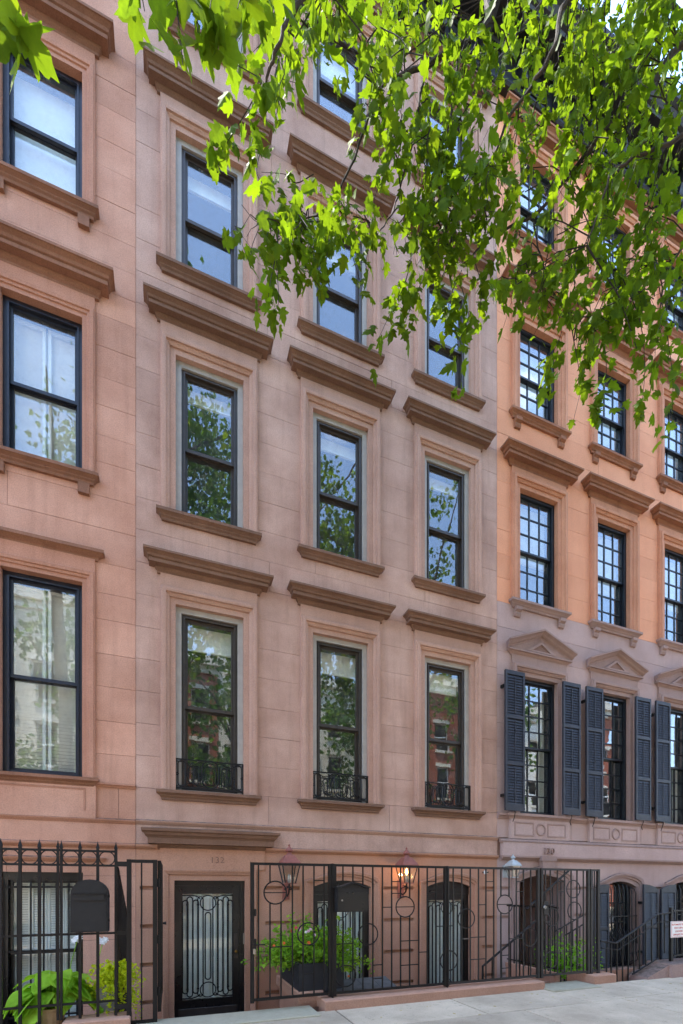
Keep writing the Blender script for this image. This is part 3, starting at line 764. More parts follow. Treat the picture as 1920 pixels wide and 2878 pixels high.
# ---- the apricot and plum house, 130
XR = 11.26
h130 = thing('brownstone_house', 'row house with apricot upper storeys, plum lower storeys and blue shutters', 'house', (X1, 0, -.52), 'row of brownstone houses')
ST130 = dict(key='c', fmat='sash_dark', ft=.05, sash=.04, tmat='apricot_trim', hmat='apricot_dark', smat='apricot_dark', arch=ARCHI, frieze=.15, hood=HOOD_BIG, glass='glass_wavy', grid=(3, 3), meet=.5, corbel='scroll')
rows130 = [(2.815, 5.35, None), (6.70, 8.795, ('shade', .5)), (10.15, 11.875, ('shade', .93)), (13.4, 15.0, ('shade', .5))]
C130 = [6.446, 8.372, 10.30]; W130 = .90
wins, excl = [], []
for ci, c in enumerate(C130):
    for r, (a, b, bl) in enumerate(rows130):
        st = dict(ST130, key='c%d' % r)
        if r == 0: st.update(tmat='plum_trim', hood='pediment', grid=(3, 4), sill=False, frieze=.15, hmat='plum_trim')
        if r == 1: st.update(smat='plum_trim')
        if r == 3: st.update(frieze=.04)
        if r == 1 and ci == 1: bl = ('shade', .55)
        if r == 0: bl = ('drape', .2) if ci != 1 else None
        make_window(h130, c, a, W130, b - a, st, bl)
        wins.append((c - W130 / 2, c + W130 / 2, a, b)); excl.append((c - .63, c + .63, a - .10, b + .2 + st['frieze'] + .03))
D130 = (5.99, 7.09); W1 = (8.10, 9.02); W2 = (10.03, 10.95)
gh = [(D130[0] - .02, D130[1] + .02, -.9, 1.70), (W1[0] - .02, W1[1] + .02, -.20, 1.595), (W2[0] - .02, W2[1] + .02, -.20, 1.595)]
gr = [(a, b, z - .028, z + .028) for z in GZ for a, b in ((5.57, 5.78), (7.32, 7.82), (9.28, 9.82))]
house_shell(h130, X1, XR, wins, 15.85, ZF, gh, gr, 'joint', 'plum')
stone_blocks(h130, X1 + .003, XR - .002, [2.36, 2.7, 3.12, 3.555, 3.99, 4.425, 4.86, 5.295, 5.73, 6.165, 6.62] + courses(6.62, .435, 15.8, 0, 2)[1:], excl, lambda z: 'plum' if z < 6.6 else 'apricot', .0022)
mb = MB().box(X1 + .075, XR - .002, -.075, .011, 2.03, 2.27); mb.build('band', 'plum', h130)
mb = MB(); belt(mb, X1 + .04, XR - .002, 2.27, [(0, 0), (.078, 0), (.085, .02), (.07, .03), (.06, .06), (.03, .075), (0, .08)]); mb.build('belt_course', 'plum_trim', h130)
mb = MB(); belt(mb, X1 + .07, XR - .002, 1.95, [(0, 0), (.03, 0), (.05, .02), (.085, .05), (.085, .08), (0, .085)]); mb.build('belt_course', 'plum_trim', h130)
mb = MB(); belt(mb, X1 + .003, XR - .002, 2.70, [(0, 0), (.02, 0), (.03, .02), (.06, .05), (.075, .055), (.075, .09), (0, .105)]); mb.build('sill_course', 'plum_trim', h130)
for c in C130:
    ap = MB().box(c - .70, c + .70, -.05, .01, 2.345, 2.703).build('apron', 'plum', h130)
    mb = MB(); hood(mb, c, .68, 2.702, [(0, 0), (.05, 0), (.06, .02), (.09, .05), (.105, .055), (.105, .10), (0, .112)]); mb.build('window_sill', 'plum_trim', h130)
    prof = [(0, .03), (.0, .051), (.012, .062), (.026, .060), (.032, .051)]
    for s in (-1, 1):
        a, b = (c - .58, c - .19) if s < 0 else (c + .19, c + .58)
        casing(MB(), a, b, 2.42, 2.62, prof).build('panel_moulding', 'plum_trim', ap)
        MB().box(a - .03, b + .03, -.062, -.05, 2.395, 2.422).build('panel_moulding', 'plum_trim', ap)
    MB().ring((c, -.052, 2.525), .10, .018, n=24, m=8).build('roundel', 'plum_trim', ap)
# numerals and keystone
MB().prism([(6.46, 1.70), (6.70, 1.70), (6.73, 1.95), (6.43, 1.95)], -.11, .01).build('keystone', 'plum_trim', h130)
MB().box(6.40, 6.76, -.125, .0, 1.945, 2.035).build('keystone_cap', 'plum_trim', h130)
text_mesh('130', .17, .016, 'plum_trim', h130, 'house_number', 6.60, -.091, 2.075, bold=.0, space=1.12)
AR2 = [(o * 1.15, p) for o, p in AR]
casing(MB(), *D130, -.52, 1.685, AR2, arch=.12).build('door_surround', 'plum_trim', h130)
for W_ in (W1, W2): casing(MB(), *W_, -.18, 1.58, AR2, arch=.12).build('window_surround', 'plum_trim', h130)
# recessed entrance
mb = MB(); mb.box(D130[0] - .12, D130[0] - .002, .3, 1.35, -.6, 1.75); mb.box(D130[1] + .002, D130[1] + .12, .3, 1.35, -.6, 1.75); mb.box(D130[0] - .1, D130[1] + .1, .3, 1.35, 1.69, 1.78); mb.build('entrance_recess', 'plum', h130)
dr = MB().box(D130[0] + .0, D130[1], 1.25, 1.31, -.55, 1.69).build('inner_door', 'door_black', h130)  # black in place of brown: the recess's shade is put into the colour
for a, b in ((-.45, .35), (.45, 1.5)):
    for q in (0, 1): MB().box(D130[0] + .1 + .5 * q, D130[0] + .5 + .5 * q, 1.235, 1.25, a, b).build('door_panel', 'door_brown', dr)
# basement windows with bulging iron guards and shutters
def shutter(house, x0, x1, z0, z1, arch=0, mirror=False, panels=3, y=-.125):
    t = .038; w = x1 - x0; mb = MB()
    mb.box(x0, x0 + t, y - .02, y + .02, z0, z1); mb.box(x1 - t, x1, y - .02, y + .02, z0, z1)
    hs = (z1 - z0) / panels; rails = [(z0, z0 + .12)] + [(z0 + hs * i - .02, z0 + hs * i + .04) for i in range(1, panels)] + [(z1 - .07, z1)]
    for a, b in rails: mb.box(x0 + t, x1 - t, y - .019, y + .019, a, b)
    if arch:
        hi, lo = (x1, x0) if mirror else (x0, x1)
        mb.prism([(x0, z1 - .001), (x1, z1 - .001)] + [(x1 + (x0 - x1) * k / 6, z1 + arch * (1 - ((k / 6 if mirror else 1 - k / 6)) ** 2)) for k in range(0, 7)], y - .02, y + .02)
    s = mb.build('shutter', 'shutter_blue', house)
    for i in range(panels):
        a, b = rails[i][1], rails[i + 1][0]; mb = MB(); n = int((b - a) / .048)
        for k in range(n):
            z = a + (b - a) * (k + .5) / n
            mb.add([(x0 + t, y - .016, z - .034), (x1 - t, y - .016, z - .034), (x1 - t, y + .008, z + .026), (x0 + t, y + .008, z + .026),
                    (x0 + t, y - .010, z - .034), (x1 - t, y - .010, z - .034), (x1 - t, y + .014, z + .026), (x0 + t, y + .014, z + .026)],
                   [(0, 1, 2, 3), (4, 7, 6, 5), (0, 4, 5, 1), (3, 2, 6, 7)])
        MB().box((x0 + x1) / 2 - .006, (x0 + x1) / 2 + .006, y - .022, y - .017, a + .02, b - .02).build('tilt_rod', 'shutter_blue', s)
        stuff(mb.build('louvres', 'shutter_blue', s))
    for zz in (z0 + .25, z1 - .3): MB().box((x1 if mirror else x0) - .02, (x1 if mirror else x0) + .02, y + .02, y + .10, zz, zz + .05).build('hinge', 'iron', s)
    return s
for c in C130:
    shutter(h130, c - .885, c - .455, 2.83, 5.335); shutter(h130, c + .455, c + .885, 2.83, 5.335, mirror=True)
    for s in (-1, 1): MB().tube([(c + s * .67, -.12, 2.84), (c + s * .67, -.14, 2.80), (c + s * .66, -.10, 2.70), (c + s * .69, -.10, 2.64)], .007, 5).build('shutter_dog', 'iron', h130)
for W_ in (W1, W2):
    a, b = W_; c = (a + b) / 2
    w = MB(); ringbox(w, a, b, -.18, 1.6, .05, .14, .26); w = w.build('basement_window', 'sash_dark', h130)
    MB().box(a + .04, b - .04, .2, .204, .3, 1.55).build('glass_pane', 'glass_wavy', w)
    mb = MB()
    for q in (1, 2): x = a + (b - a) * q / 3; mb.box(x - .012, x + .012, .18, .22, .30, 1.55)
    for z in (.72, 1.14): mb.box(a + .05, b - .05, .182, .218, z - .012, z + .012)
    mb.build('muntins', 'sash_dark', w)
    MB().box(a + .045, b - .045, .17, .23, -.14, .32).build('apron_board', 'sash_dark', w)
    MB().box(a - .02, b + .02, -.03, .3, -.30, -.182).build('sill', 'plum_trim', w)
    n = 8
    for q in range(n):
        x = a + .06 + (b - a - .12) * q / (n - 1); u = (x - c) / ((b - a) / 2); zt = 1.55 - .11 * u * u
        MB().tube([(x, .10, -.15), (x, .03, -.10), (x, -.07, -.02), (x, -.07, .0), (x, -.04, .12), (x, -.03, 1.0), (x, -.03, zt - .14), (x, .0, zt - .04), (x, .10, zt)], .010, 5).build('guard_bar', 'iron', w)
    for z in (.86, .10): MB().box(a + .02, b - .02, -.036, -.024, z, z + .02).build('guard_rail', 'iron', w)
    for q in range(-1, n):
        x = a + .06 + (b - a - .12) * q / (n - 1); dx = (b - a - .12) / (n - 1)
        for sg in (0, 1):
            p = (x, -.045, .30) if not sg else (x + dx * 2, -.045, .30); e = (x + dx * 2, -.045, .62) if not sg else (x, -.045, .62)
            p = (max(a + .03, min(b - .03, p[0])), p[1], p[2]); e = (max(a + .03, min(b - .03, e[0])), e[1], e[2])
            MB().tube([p, e], .007, 4).build('lattice_bar', 'iron', w)
    shutter(h130, a - .46, a - .02, -.14, 1.42, .10, True, 2); shutter(h130, b + .03, b + .46, -.14, 1.42, .10, False, 2)
roof_cornice(h130, X1, XR, 15.8, 7)

# ---- neighbours farther along the row: they close the street and shade the pavement
for i, (a, b, m) in enumerate(((XR, 17.1, 'sienna'), (-12.3, XL, 'brown_mauve'))):
    hN = thing('brownstone_house', ['sienna row house next door beyond the apricot house', 'mauve-brown row house next door beyond the sienna house'][i], 'house', (a, 0, -.52), 'row of brownstone houses')
    ww = []
    for c in (a + 1, a + 2.92, a + 4.85):
        for r in range(4):
            z0, z1, bl = rows132[r]; st = dict(ST132, key='n%d%d' % (i, r), tmat=m, frieze=.1)
            make_window(hN, c, z0, WW, z1 - z0, st, bl); ww.append((c - WW / 2, c + WW / 2, z0, z1))
    house_shell(hN, a, b, ww, 15.75, ZF, [], [], m, m, yb=0); roof_cornice(hN, a, b, 15.7, 7)
    mb = MB(); belt(mb, a, b, 2.2, BELT_HI); mb.build('belt_course', m, hN)

# ------------------------------------------------------------------ fences, gates and railings
ZT, ZB = 1.73, .15
def bar(p, x, z0, z1, mat='iron', t=.0075, y=YF, name='bar'): return MB().box(x - t, x + t, y - t, y + t, z0, z1).build(name, mat, p)
def rung(p, x0, x1, z, mat='iron', t=.006, y=YF): return MB().box(x0, x1, y - t, y + t, z - t, z + t).build('cross_bar', mat, p)
def fx(px, y=YF): return at(px, 2498, y)[0]
def fz(px, py, y=YF): return at(px, py, y)[1]
def geo_panel(p, frame_px, bars, rings, rungs, mat, zt=ZT, zb=ZB, st=.02, y=YF):
    a, b = fx(frame_px[0], y), fx(frame_px[1], y)
    for x in (a, b): MB().box(x - st, x + st, y - st, y + st, zb - .02, zt).build('stile', mat, p)
    for z in (zb, zt - .03): MB().box(a + st, b - st, y - .016, y + .016, z, z + .03).build('rail', mat, p)
    rr = []
    for px, py, *q in rings:
        x, z = at(px, py, y); r = q[0] if q else .132
        MB().ring((x, y - .001, z), r, .0085, n=26, m=6).build('ring', mat, p); rr.append((x, z, r))
        if len(q) > 1: rung(p, x - r + .005, x + r - .005, z, mat, y=y)
    for e in bars:
        px, cut = (e, None) if not isinstance(e, tuple) else e
        x = fx(px, y)
        if cut is None: bar(p, x, zb + .03, zt - .03, mat, y=y)
        else:
            rx, rz, r = rr[cut[0]]; hh = math.sqrt(max(r * r - (x - rx) ** 2, 0))
            if 't' in cut[1]: bar(p, x, rz + hh, zt - .03, mat, y=y)
            if 'b' in cut[1]: bar(p, x, zb + .03, rz - hh, mat, y=y)
    for px0, px1, py in rungs:
        z = at((px0 + px1) / 2, py, y)[1]; rung(p, fx(px0, y), fx(px1, y), z, mat, y=y)
# gate leaf with the lever, closed
g1 = thing('iron_gate', 'black iron gate leaf with two rings and a lever, beside the open doorway gap', 'gate', (fx(925), YF, .0))
geo_panel(g1, (709, 927), [726.6, (759, (0, 'tb')), (790, (0, 'b')), 822, 852, 882.6, 911], [(774, 2509, .132, 1), (867, 2625)],
          [(759, 822, 2661), (882.6, 911, 2475), (882.6, 911, 2507), (852, 882.6, 2737)], 'iron')
lx = fx(712); MB().box(lx - .025, lx + .03, YF - .03, YF + .03, .74, .86).build('lock_case', 'iron', g1)
MB().tube([(lx, YF - .03, .80), (lx, YF - .07, .80), (lx + .12, YF - .075, .80)], .008, 6).build('lever', 'iron', g1)
MB().box(lx - .008, lx + .018, YF - .037, YF - .03, .69, .75).build('lock_cylinder', 'steel', g1)
MB().box(lx + .01, lx + .03, YF - .03, YF + .02, 1.12, 1.2).build('catch', 'iron', g1)
# fixed fence, geometric, between the two gates
f1 = thing('iron_fence', 'long black iron fence of bars, rings and ladder rungs on a sandstone curb', 'fence', (fx(1200), YF, .0))
geo_panel(f1, (940, 1251.6), [964, 992, 1020, 1048, 1075, 1101, (1126, (2, 'tb')), (1151.6, (2, 'tb')), 1177, 1201, 1225],
          [(1034.7, 2626), (972, 2743), (1139, 2549, .132, 1)],
          [(1075, 1101, 2550), (1101, 1126, 2478), (1101, 1126, 2511), (1048, 1075, 2712), (1048, 1075, 2750), (1126, 1177, 2644), (1126, 1177, 2712), (1177, 1201, 2676), (1201, 1225, 2478), (1201, 1225, 2509), (943, 992, 2653), (992, 1020, 2477)], 'iron')
geo_panel(f1, (1257, 1512), [1274, 1298, 1322, 1345, 1366, 1388, (1408, (2, 'tb')), (1431, (2, 'tb')), 1451.5, 1471.5, 1491.7],
          [(1311, 2582), (1262, 2700), (1419, 2542, .132, 1), (1489, 2634)],
          [(1228, 1274, 2603), (1322, 1366, 2634), (1322, 1366, 2696), (1366, 1388, 2478), (1366, 1388, 2504), (1345, 1366, 2543), (1451.5, 1471.5, 2478), (1451.5, 1471.5, 2506), (1431, 1469, 2638), (1410, 1431, 2685), (1410, 1431, 2721), (1491.7, 1511, 2591)], 'iron_brown')
MB().box(fx(927) + .022, fx(940) - .021, YF - .03, YF + .03, .0, ZT + .004).build('post', 'iron', f1)
MB().box(fx(1251.6) + .0205, fx(1257) - .0205 if fx(1257) - fx(1251.6) > .045 else fx(1251.6) + .03, YF - .025, YF + .025, .1, ZT + .003).build('post', 'iron', f1)
# gate of 130
g2 = thing('iron_gate', 'brownish-black iron gate of four rings and a round lock, before the 130 entrance', 'gate', (fx(1520), YF, .0))
geo_panel(g2, (1522, 1653), [1528 + 5, 1547, 1567, 1587, (1605.5, None), 1622, 1640],
          [(1611.5, 2499, .132, 1), (1615, 2560, .132), (1551, 2578), (1546, 2700, .125)], [(1567, 1587, 2478), (1567, 1587, 2506), (1530, 1547, 2590), (1587, 1605, 2675)], 'iron_brown')
lx = fx(1527); MB().box(lx - .01, lx + .07, YF - .03, YF + .03, 1.05, 1.25).build('lock_case', 'iron_brown', g2)
mb = MB(); mb.ring((lx + .0, YF - .035, 1.16), .016, .012, n=14); mb.build('lock_cylinder', 'steel', g2)
MB().tube([(lx + .05, YF - .03, 1.19), (lx + .05, YF - .06, 1.19), (lx + .16, YF - .06, 1.19)], .008, 6).build('lever', 'iron_brown', g2)
e2 = thing('iron_fence', 'narrow brownish-black iron fence panel at the corner block beside the basement shutters', 'fence', (fx(1670), YF, 0))
geo_panel(e2, (1661, 1681), [1671], [], [], 'iron_brown')
# open gate leaf swung inward and the narrow fixed panel by the mailbox
n1 = thing('iron_fence', 'narrow worn black iron panel carrying the hinges of the open gate', 'fence', (fx(400), YF, 0))
a, b = fx(363), fx(436)
for x in (a, b): MB().box(x - .022, x + .022, YF - .022, YF + .022, -.02, ZT + .005).build('stile', 'iron', n1)
for z in (.02, ZT - .03): MB().box(a + .022, b - .022, YF - .018, YF + .018, z, z + .034).build('rail', 'iron', n1)
bar(n1, fx(398), .054, ZT - .03)
for z in (1.66, .95, .19): MB().box(fx(328), a - .022, YF - .018, YF + .018, z, z + .05).build('tie_bar', 'iron', n1)
for z in (1.45, .85, .30): MB().lathe([(.014, 0), (.014, .09)], (b + .034, YF, z), 8).build('hinge', 'iron', n1)
xo = fx(448)
g0 = thing('iron_gate', 'black iron gate leaf standing open edge-on against the doorway of 132', 'gate', (xo, YF, 0))
for y in (YF + .02, YF + .92): MB().box(xo - .018, xo + .018, y, y + .04, .12, ZT).build('stile', 'iron', g0)
for z in (.12, ZT - .035): MB().box(xo - .015, xo + .015, YF + .06, YF + .92, z, z + .035).build('rail', 'iron', g0)
for k in range(6): bar(g0, xo, .155, ZT - .035, y=YF + .16 + k * .13)
MB().tube([(xo + .02, YF + .9, 1.0), (xo + .06, YF + .9, 1.0)], [.012, .022], 8).build('knob', 'iron', g0)
# 134 railing with rings and spear points
r4 = thing('iron_fence', 'black iron railing with a band of rings and spear points before the sienna house', 'fence', (fx(163), YF, 0))
def picket(p, x, z0, z1, t=.012, y=YF):
    mb = MB().box(x - t, x + t, y - t, y + t, z0, z1)
    mb.strip([[(x + sx * t * 1.25, y + sy * t * 1.25, z1) for sx, sy in ((-1, -1), (1, -1), (1, 1), (-1, 1))], [(x, y, z1 + .075)] * 4], True)
    return mb.build('picket', 'iron', p)
PK = [-160, -105, -51, 2, 56.6, 111, 163, 172.5, 225, 275, 326]
xs = [fx(p) for p in PK]
for i, x in enumerate(xs): picket(r4, x, .02 if PK[i] < 160 else .13, 1.84, .013 if PK[i] not in (163, 172.5) else .011)
for z in (1.80, 1.655, .965, .27): MB().box(xs[0], xs[-1], YF - .010, YF + .010, z, z + .022).build('rail', 'iron', r4)
for i in range(len(xs) - 1):
    if xs[i + 1] - xs[i] > .1: MB().ring(((xs[i] + xs[i + 1]) / 2, YF, 1.739), .071, .006, n=20, m=5).build('ring', 'iron', r4)
xr = xs[-1]                                             # return running back to the wall
rt = thing('stair_railing', 'short black spiked iron railing running back from the ringed railing to the wall', 'railing', (xr, YF, 0))
for k in range(1, 10):
    y = YF + k * .14; picket(rt, xr, -.5, 1.74 - k * .075, .009, y)
MB().tube([(xr, YF + .02, 1.70), (xr, -.16, 1.0)], .014, 6).build('handrail', 'iron', rt)
MB().tube([(xr, YF + .02, .9), (xr, -.16, .2)], .012, 6).build('rail', 'iron', rt)

# ------------------------------------------------------------------ curbs, thresholds, steps
def curb(x0, x1, label, mat='curb_stone', z1=.115, y0=-1.66, y1=-1.32):
    o = MB().cbox(x0, x1, y0, y1, -.9, z1, .012).build('stone_curb', mat); return tag(o, label, 'curb', 'stone curbs under the fences')
curb(fx(915, -1.66), fx(1532, -1.66), 'long sandstone curb under the ring-patterned fence')
curb(fx(1672, -1.66), fx(1733, -1.66), 'short reddish sandstone block at the end of the brown gate', z1=.13)
curb(fx(170, -1.62), fx(365, -1.62), 'sandstone plinth under the ringed railing beside the hosta pot', z1=.12, y0=-1.62)
def threshold(x0, x1, label, z=.022):
    o = MB().cbox(x0, x1, -1.84, -1.40, -.3, z, .01).build('threshold_slab', 'bluestone'); return tag(o, label, 'threshold', 'bluestone thresholds')
threshold(fx(372, -1.7), fx(905, -1.84) - .01, 'worn bluestone threshold slab in front of the black glazed door')
threshold(fx(1535, -1.7), fx(1668, -1.7), 'greenish bluestone threshold slab under the brown gate')
threshold(-3.2, fx(165, -1.62), 'bluestone threshold under the hosta pot at the ringed railing')
st = thing('area_steps', 'stone steps going down from the pavement to the black glazed door', 'steps', (.5, -1.2, -.5))
for i in range(2): MB().cbox(-.25, fx(905) - .18, -1.39 + .3 * i, -1.09 + .3 * i, -.9, -.15 - .18 * i, .012).build('step', 'areaway_paving', st)
for xa, xb, nm in ((-.60, fx(915, -1.4) - .05, 0),):
    MB().box(xa, xb, -1.395, -1.391, -.9, -.01).build('riser', 'joint', st)
# cheek wall beside the steps, with the planter on it
xw0, xw1 = 1.50, 1.74
ck = thing('cheek_wall', 'low brownstone cheek wall beside the steps under the black planter', 'wall', (1.6, -.8, -.5))
MB().box(xw0, xw1, -1.315, -.06, -.9, .02).build('wall_body', 'brown_base', ck)
MB().cbox(xw0 - .05, xw1 + .05, -1.318, -.06, .021, .16, .015).build('coping', 'curb_stone', ck)
# retaining edge of the areaway
tag(MB().box(xw1 + .06, 5.40, -1.315, -1.27, -.9, .02).build('retaining_wall', 'brown_base'), 'brownstone retaining wall of the areaway behind the ring-patterned fence', 'wall')
# areaway of 130: low wall with railing, running back to the house
x3 = 5.62
lw = thing('area_railing', 'black iron railing on a low brown wall running back to the 130 entrance', 'railing', (x3, -.7, -.5))
MB().box(x3 + .32, x3 + 1.72, -1.30, -1.12, -.9, .10).build('wall_body', 'brown_base', lw)
def rail_line(p, pts, r=.016, name='handrail', mat='iron'): return MB().tube(pts, r, 6).build(name, mat, p)
ya, yb = -1.25, -.12
MB().box(x3 - .04, x3 + .04, ya, yb, -.9, .05).build('base_wall', 'brown_base', lw)
MB().box(x3 - .05, x3 + .05, ya, yb, .051, .12).build('coping', 'curb_stone', lw)
for k in range(9):
    y = ya + .06 + (yb - ya - .1) * k / 8; MB().box(x3 - .008, x3 + .008, y - .008, y + .008, .12, 1.12).build('baluster', 'iron', lw)
MB().box(x3 - .02, x3 + .02, ya, yb, 1.12, 1.15).build('handrail', 'iron', lw); MB().box(x3 - .012, x3 + .012, ya, yb, .17, .19).build('rail', 'iron', lw)
hr = thing('stair_railing', 'steep black handrail slanting behind the fence toward the brown gate', 'railing', (5.4, -1.1, -.5))
A = ray(1383, 2716, 6.9); 
pA = Vector((at(1357, 2716, -1.05)[0], -1.05, at(1357, 2716, -1.05)[1])); pB = Vector((at(1510, 2585, -1.05)[0], -1.05, at(1510, 2585, -1.05)[1]))
rail_line(hr, [pA + Vector((0, 0, -.6)), pA, pB], .019)
for k in range(1, 6):
    q = pA.lerp(pB, k / 6); MB().box(q.x - .007, q.x + .007, q.y - .007, q.y + .007, -.5, q.z).build('baluster', 'iron', hr)
hr2 = thing('stair_railing', 'black handrail climbing behind the brown gate across the dark 130 doorway', 'railing', (7.0, -.6, -.5))
for (p0, p1, y) in (((1480, 2555), (1600, 2446), -.35), ((1560, 2618), (1640, 2572), -.8), ((1590, 2628), (1640, 2598), -.8)):
    u = Vector((at(*p0, y)[0], y, at(*p0, y)[1])); w = Vector((at(*p1, y)[0], y, at(*p1, y)[1])); rail_line(hr2, [u, w], .022 if y > -.5 else .014)
    for k in range(1, 5):
        q = u.lerp(w, k / 5); MB().box(q.x - .006, q.x + .006, q.y - .006, q.y + .006, -.5, q.z).build('baluster', 'iron', hr2)
# railing at the basement windows of 130
r5 = thing('stair_railing', 'black stair railing slanting up in front of the barred basement window', 'railing', (9.0, YF, 0))
def fp(px, py, y=YF): x, z = at(px, py, y); return (x, y, z)
rail_line(r5, [fp(1688, 2645), fp(1732, 2651), fp(1850, 2569), fp(1872, 2568), fp(1892, 2563)], .017)
rail_line(r5, [fp(1690, 2664), fp(1738, 2670), fp(1850, 2592), fp(1885, 2590)], .010, 'rail')
rail_line(r5, [fp(1778, 2738), fp(1845, 2696)], .014, 'rail')
for i, px in enumerate((1705, 1718, 1734, 1750, 1766, 1782, 1798, 1815, 1832, 1850, 1868)):
    x = fx(px); zt = fz(px, 2651 - max(0, px - 1732) * .695 if px < 1850 else 2569); MB().box(x - .008, x + .008, YF - .008, YF + .008, -.45 if px < 1780 else .05 + (px - 1780) * .0035, zt).build('baluster', 'iron', r5)
x = fx(1886); MB().box(x - .022, x + .022, YF - .022, YF + .022, .2, 1.12).build('post', 'iron', r5)
r6 = thing('iron_fence', 'low black railing with the white sprinkler notice at the plum house', 'fence', (10.5, YF, 0))
x0_, x1_ = fx(1892), 12.6
for z in (1.05, .30): MB().box(x0_, x1_, YF - .014, YF + .014, z, z + .025).build('rail', 'iron', r6)
k = x0_ + .09
while k < x1_: MB().box(k - .008, k + .008, YF - .008, YF + .008, .325, 1.05).build('baluster', 'iron', r6); k += .12
pl = tag(MB().cbox(fx(1850), 12.8, -1.72, -1.30, -.9, .22, .015).build('stone_plinth', 'plum_trim'), 'plum stone plinth under the low railing with the notice', 'plinth')
wg = MB(); xa, xb = fx(1790), fx(1850) - .001
wg.add([(xa, -1.68, -.3), (xb, -1.68, -.3), (xb, -1.68, .2), (xa, -1.68, .03), (xa, -1.34, -.3), (xb, -1.34, -.3), (xb, -1.34, .2), (xa, -1.34, .03)],
       [(0, 1, 2, 3), (7, 6, 5, 4), (3, 2, 6, 7), (0, 3, 7, 4), (1, 5, 6, 2), (0, 4, 5, 1)])
tag(wg.build('stair_wall', 'plum_trim'), 'sloping plum stone stair wall beside the low railing', 'wall')
sgx, sgz = at(1886, 2590, YF - .04); sg = thing('sprinkler_sign', 'white notice with red lettering fixed to the low railing', 'sign', (sgx + .2, YF - .04, .8))
MB().box(sgx, sgx + .46, YF - .045, YF - .035, sgz - .27, sgz).build('board', 'sign_white', sg)
ringbox(MB(), sgx + .008, sgx + .452, sgz - .262, sgz - .008, .006, YF - .0475, YF - .0452).build('border', 'sign_red', sg)
for i, tx in enumerate(('AUTOMATIC SPRINKLER', 'SHUT-OFF VALVE', 'LOCATED 1 FT', 'OPPOSITE THIS SIGN')):
    text_mesh(tx, .040, .0006, 'sign_red', sg, 'lettering', sgx + .23, YF - .0462, sgz - .068 - i * .056, bold=.0008)

# ------------------------------------------------------------------ mailboxes, lanterns, camera
m1 = thing('mailbox', 'large charcoal mailbox with arched top on the ringed railing', 'mailbox', (fx(250), YF - .1, .95))
ym = YF - .16; mx0, mz0 = at(197, 2622, ym); mx1, mz1 = at(303, 2472, ym); cx = (mx0 + mx1) / 2; hw_ = (mx1 - mx0) / 2
def archpoly(hw, z0, z1, c, n=14):
    sp = z1 - hw * .92
    return [(c - hw, z0), (c + hw, z0)] + [(c + hw * math.cos(math.pi * k / n), sp + hw * .92 * math.sin(math.pi * k / n)) for k in range(n + 1)]
MB().prism(archpoly(hw_, mz0, mz1, cx), ym, YF - .015).build('body', 'mailbox_black', m1)
MB().prism(archpoly(hw_ - .014, mz0 + .012, mz1 - .014, cx), ym - .006, ym - .0005).build('door', 'mailbox_black', m1)
mw = hw_ * .82; zs_ = mz1 - hw_ * .92
MB().box(cx - mw, cx + mw, ym - .018, ym - .0065, zs_ - .055, zs_).build('letter_flap', 'mailbox_black', m1)
MB().box(cx - mw, cx + mw, ym - .026, ym - .0065, zs_ + .001, zs_ + .010).build('flap_ledge', 'iron', m1)
for z in (mz0 + .10, mz0 + .34): MB().lathe([(.008, 0), (.008, .03)], (cx + hw_ + .008, ym + .02, z), 6).build('hinge', 'iron', m1)
m2 = thing('mailbox', 'black mailbox with curved lid and round lock on the ring-patterned fence', 'mailbox', (fx(985), YF - .1, 1.1))
ym = YF - .13; bx0, bz0 = at(949, 2564, ym); bx1, _ = at(1036, 2564, ym); bz1 = at(955, 2495, ym)[1]; cx = (bx0 + bx1) / 2
MB().box(bx0, bx1, ym, YF - .015, bz0, bz1).build('body', 'mailbox_black', m2)
MB().box(bx0 + .012, bx1 - .012, ym - .005, ym - .0005, bz0 + .012, bz1 - .055).build('door', 'door_black', m2)
pts = []
for k in range(13):
    u = k / 12 * 2 - 1; pts.append((cx + u * (bx1 - bx0) * .54, bz1 + .055 * (math.exp(-(u * 1.9) ** 2)) - .004))
MB().prism(pts + [(x, z + .014) for x, z in pts[::-1]], ym - .03, YF - .012).build('lid', 'mailbox_black', m2)
MB().prism([(bx0 + .005, bz1 - .002)] + [(x * .92 + cx * .08, z - .002) for x, z in pts] + [(bx1 - .005, bz1 - .002)], ym + .004, YF - .02).build('gable', 'mailbox_black', m2)
lk = link('lock', MB().lathe([(.011, 0), (.011, .008), (.0, .009)], n=12).mesh('lock', 'steel'), m2); L = wloc(m2); lk.location = (bx0 + .055 - L[0], ym - .005 - L[1], bz0 + .14 - L[2]); lk.rotation_euler = (R(90), 0, 0)

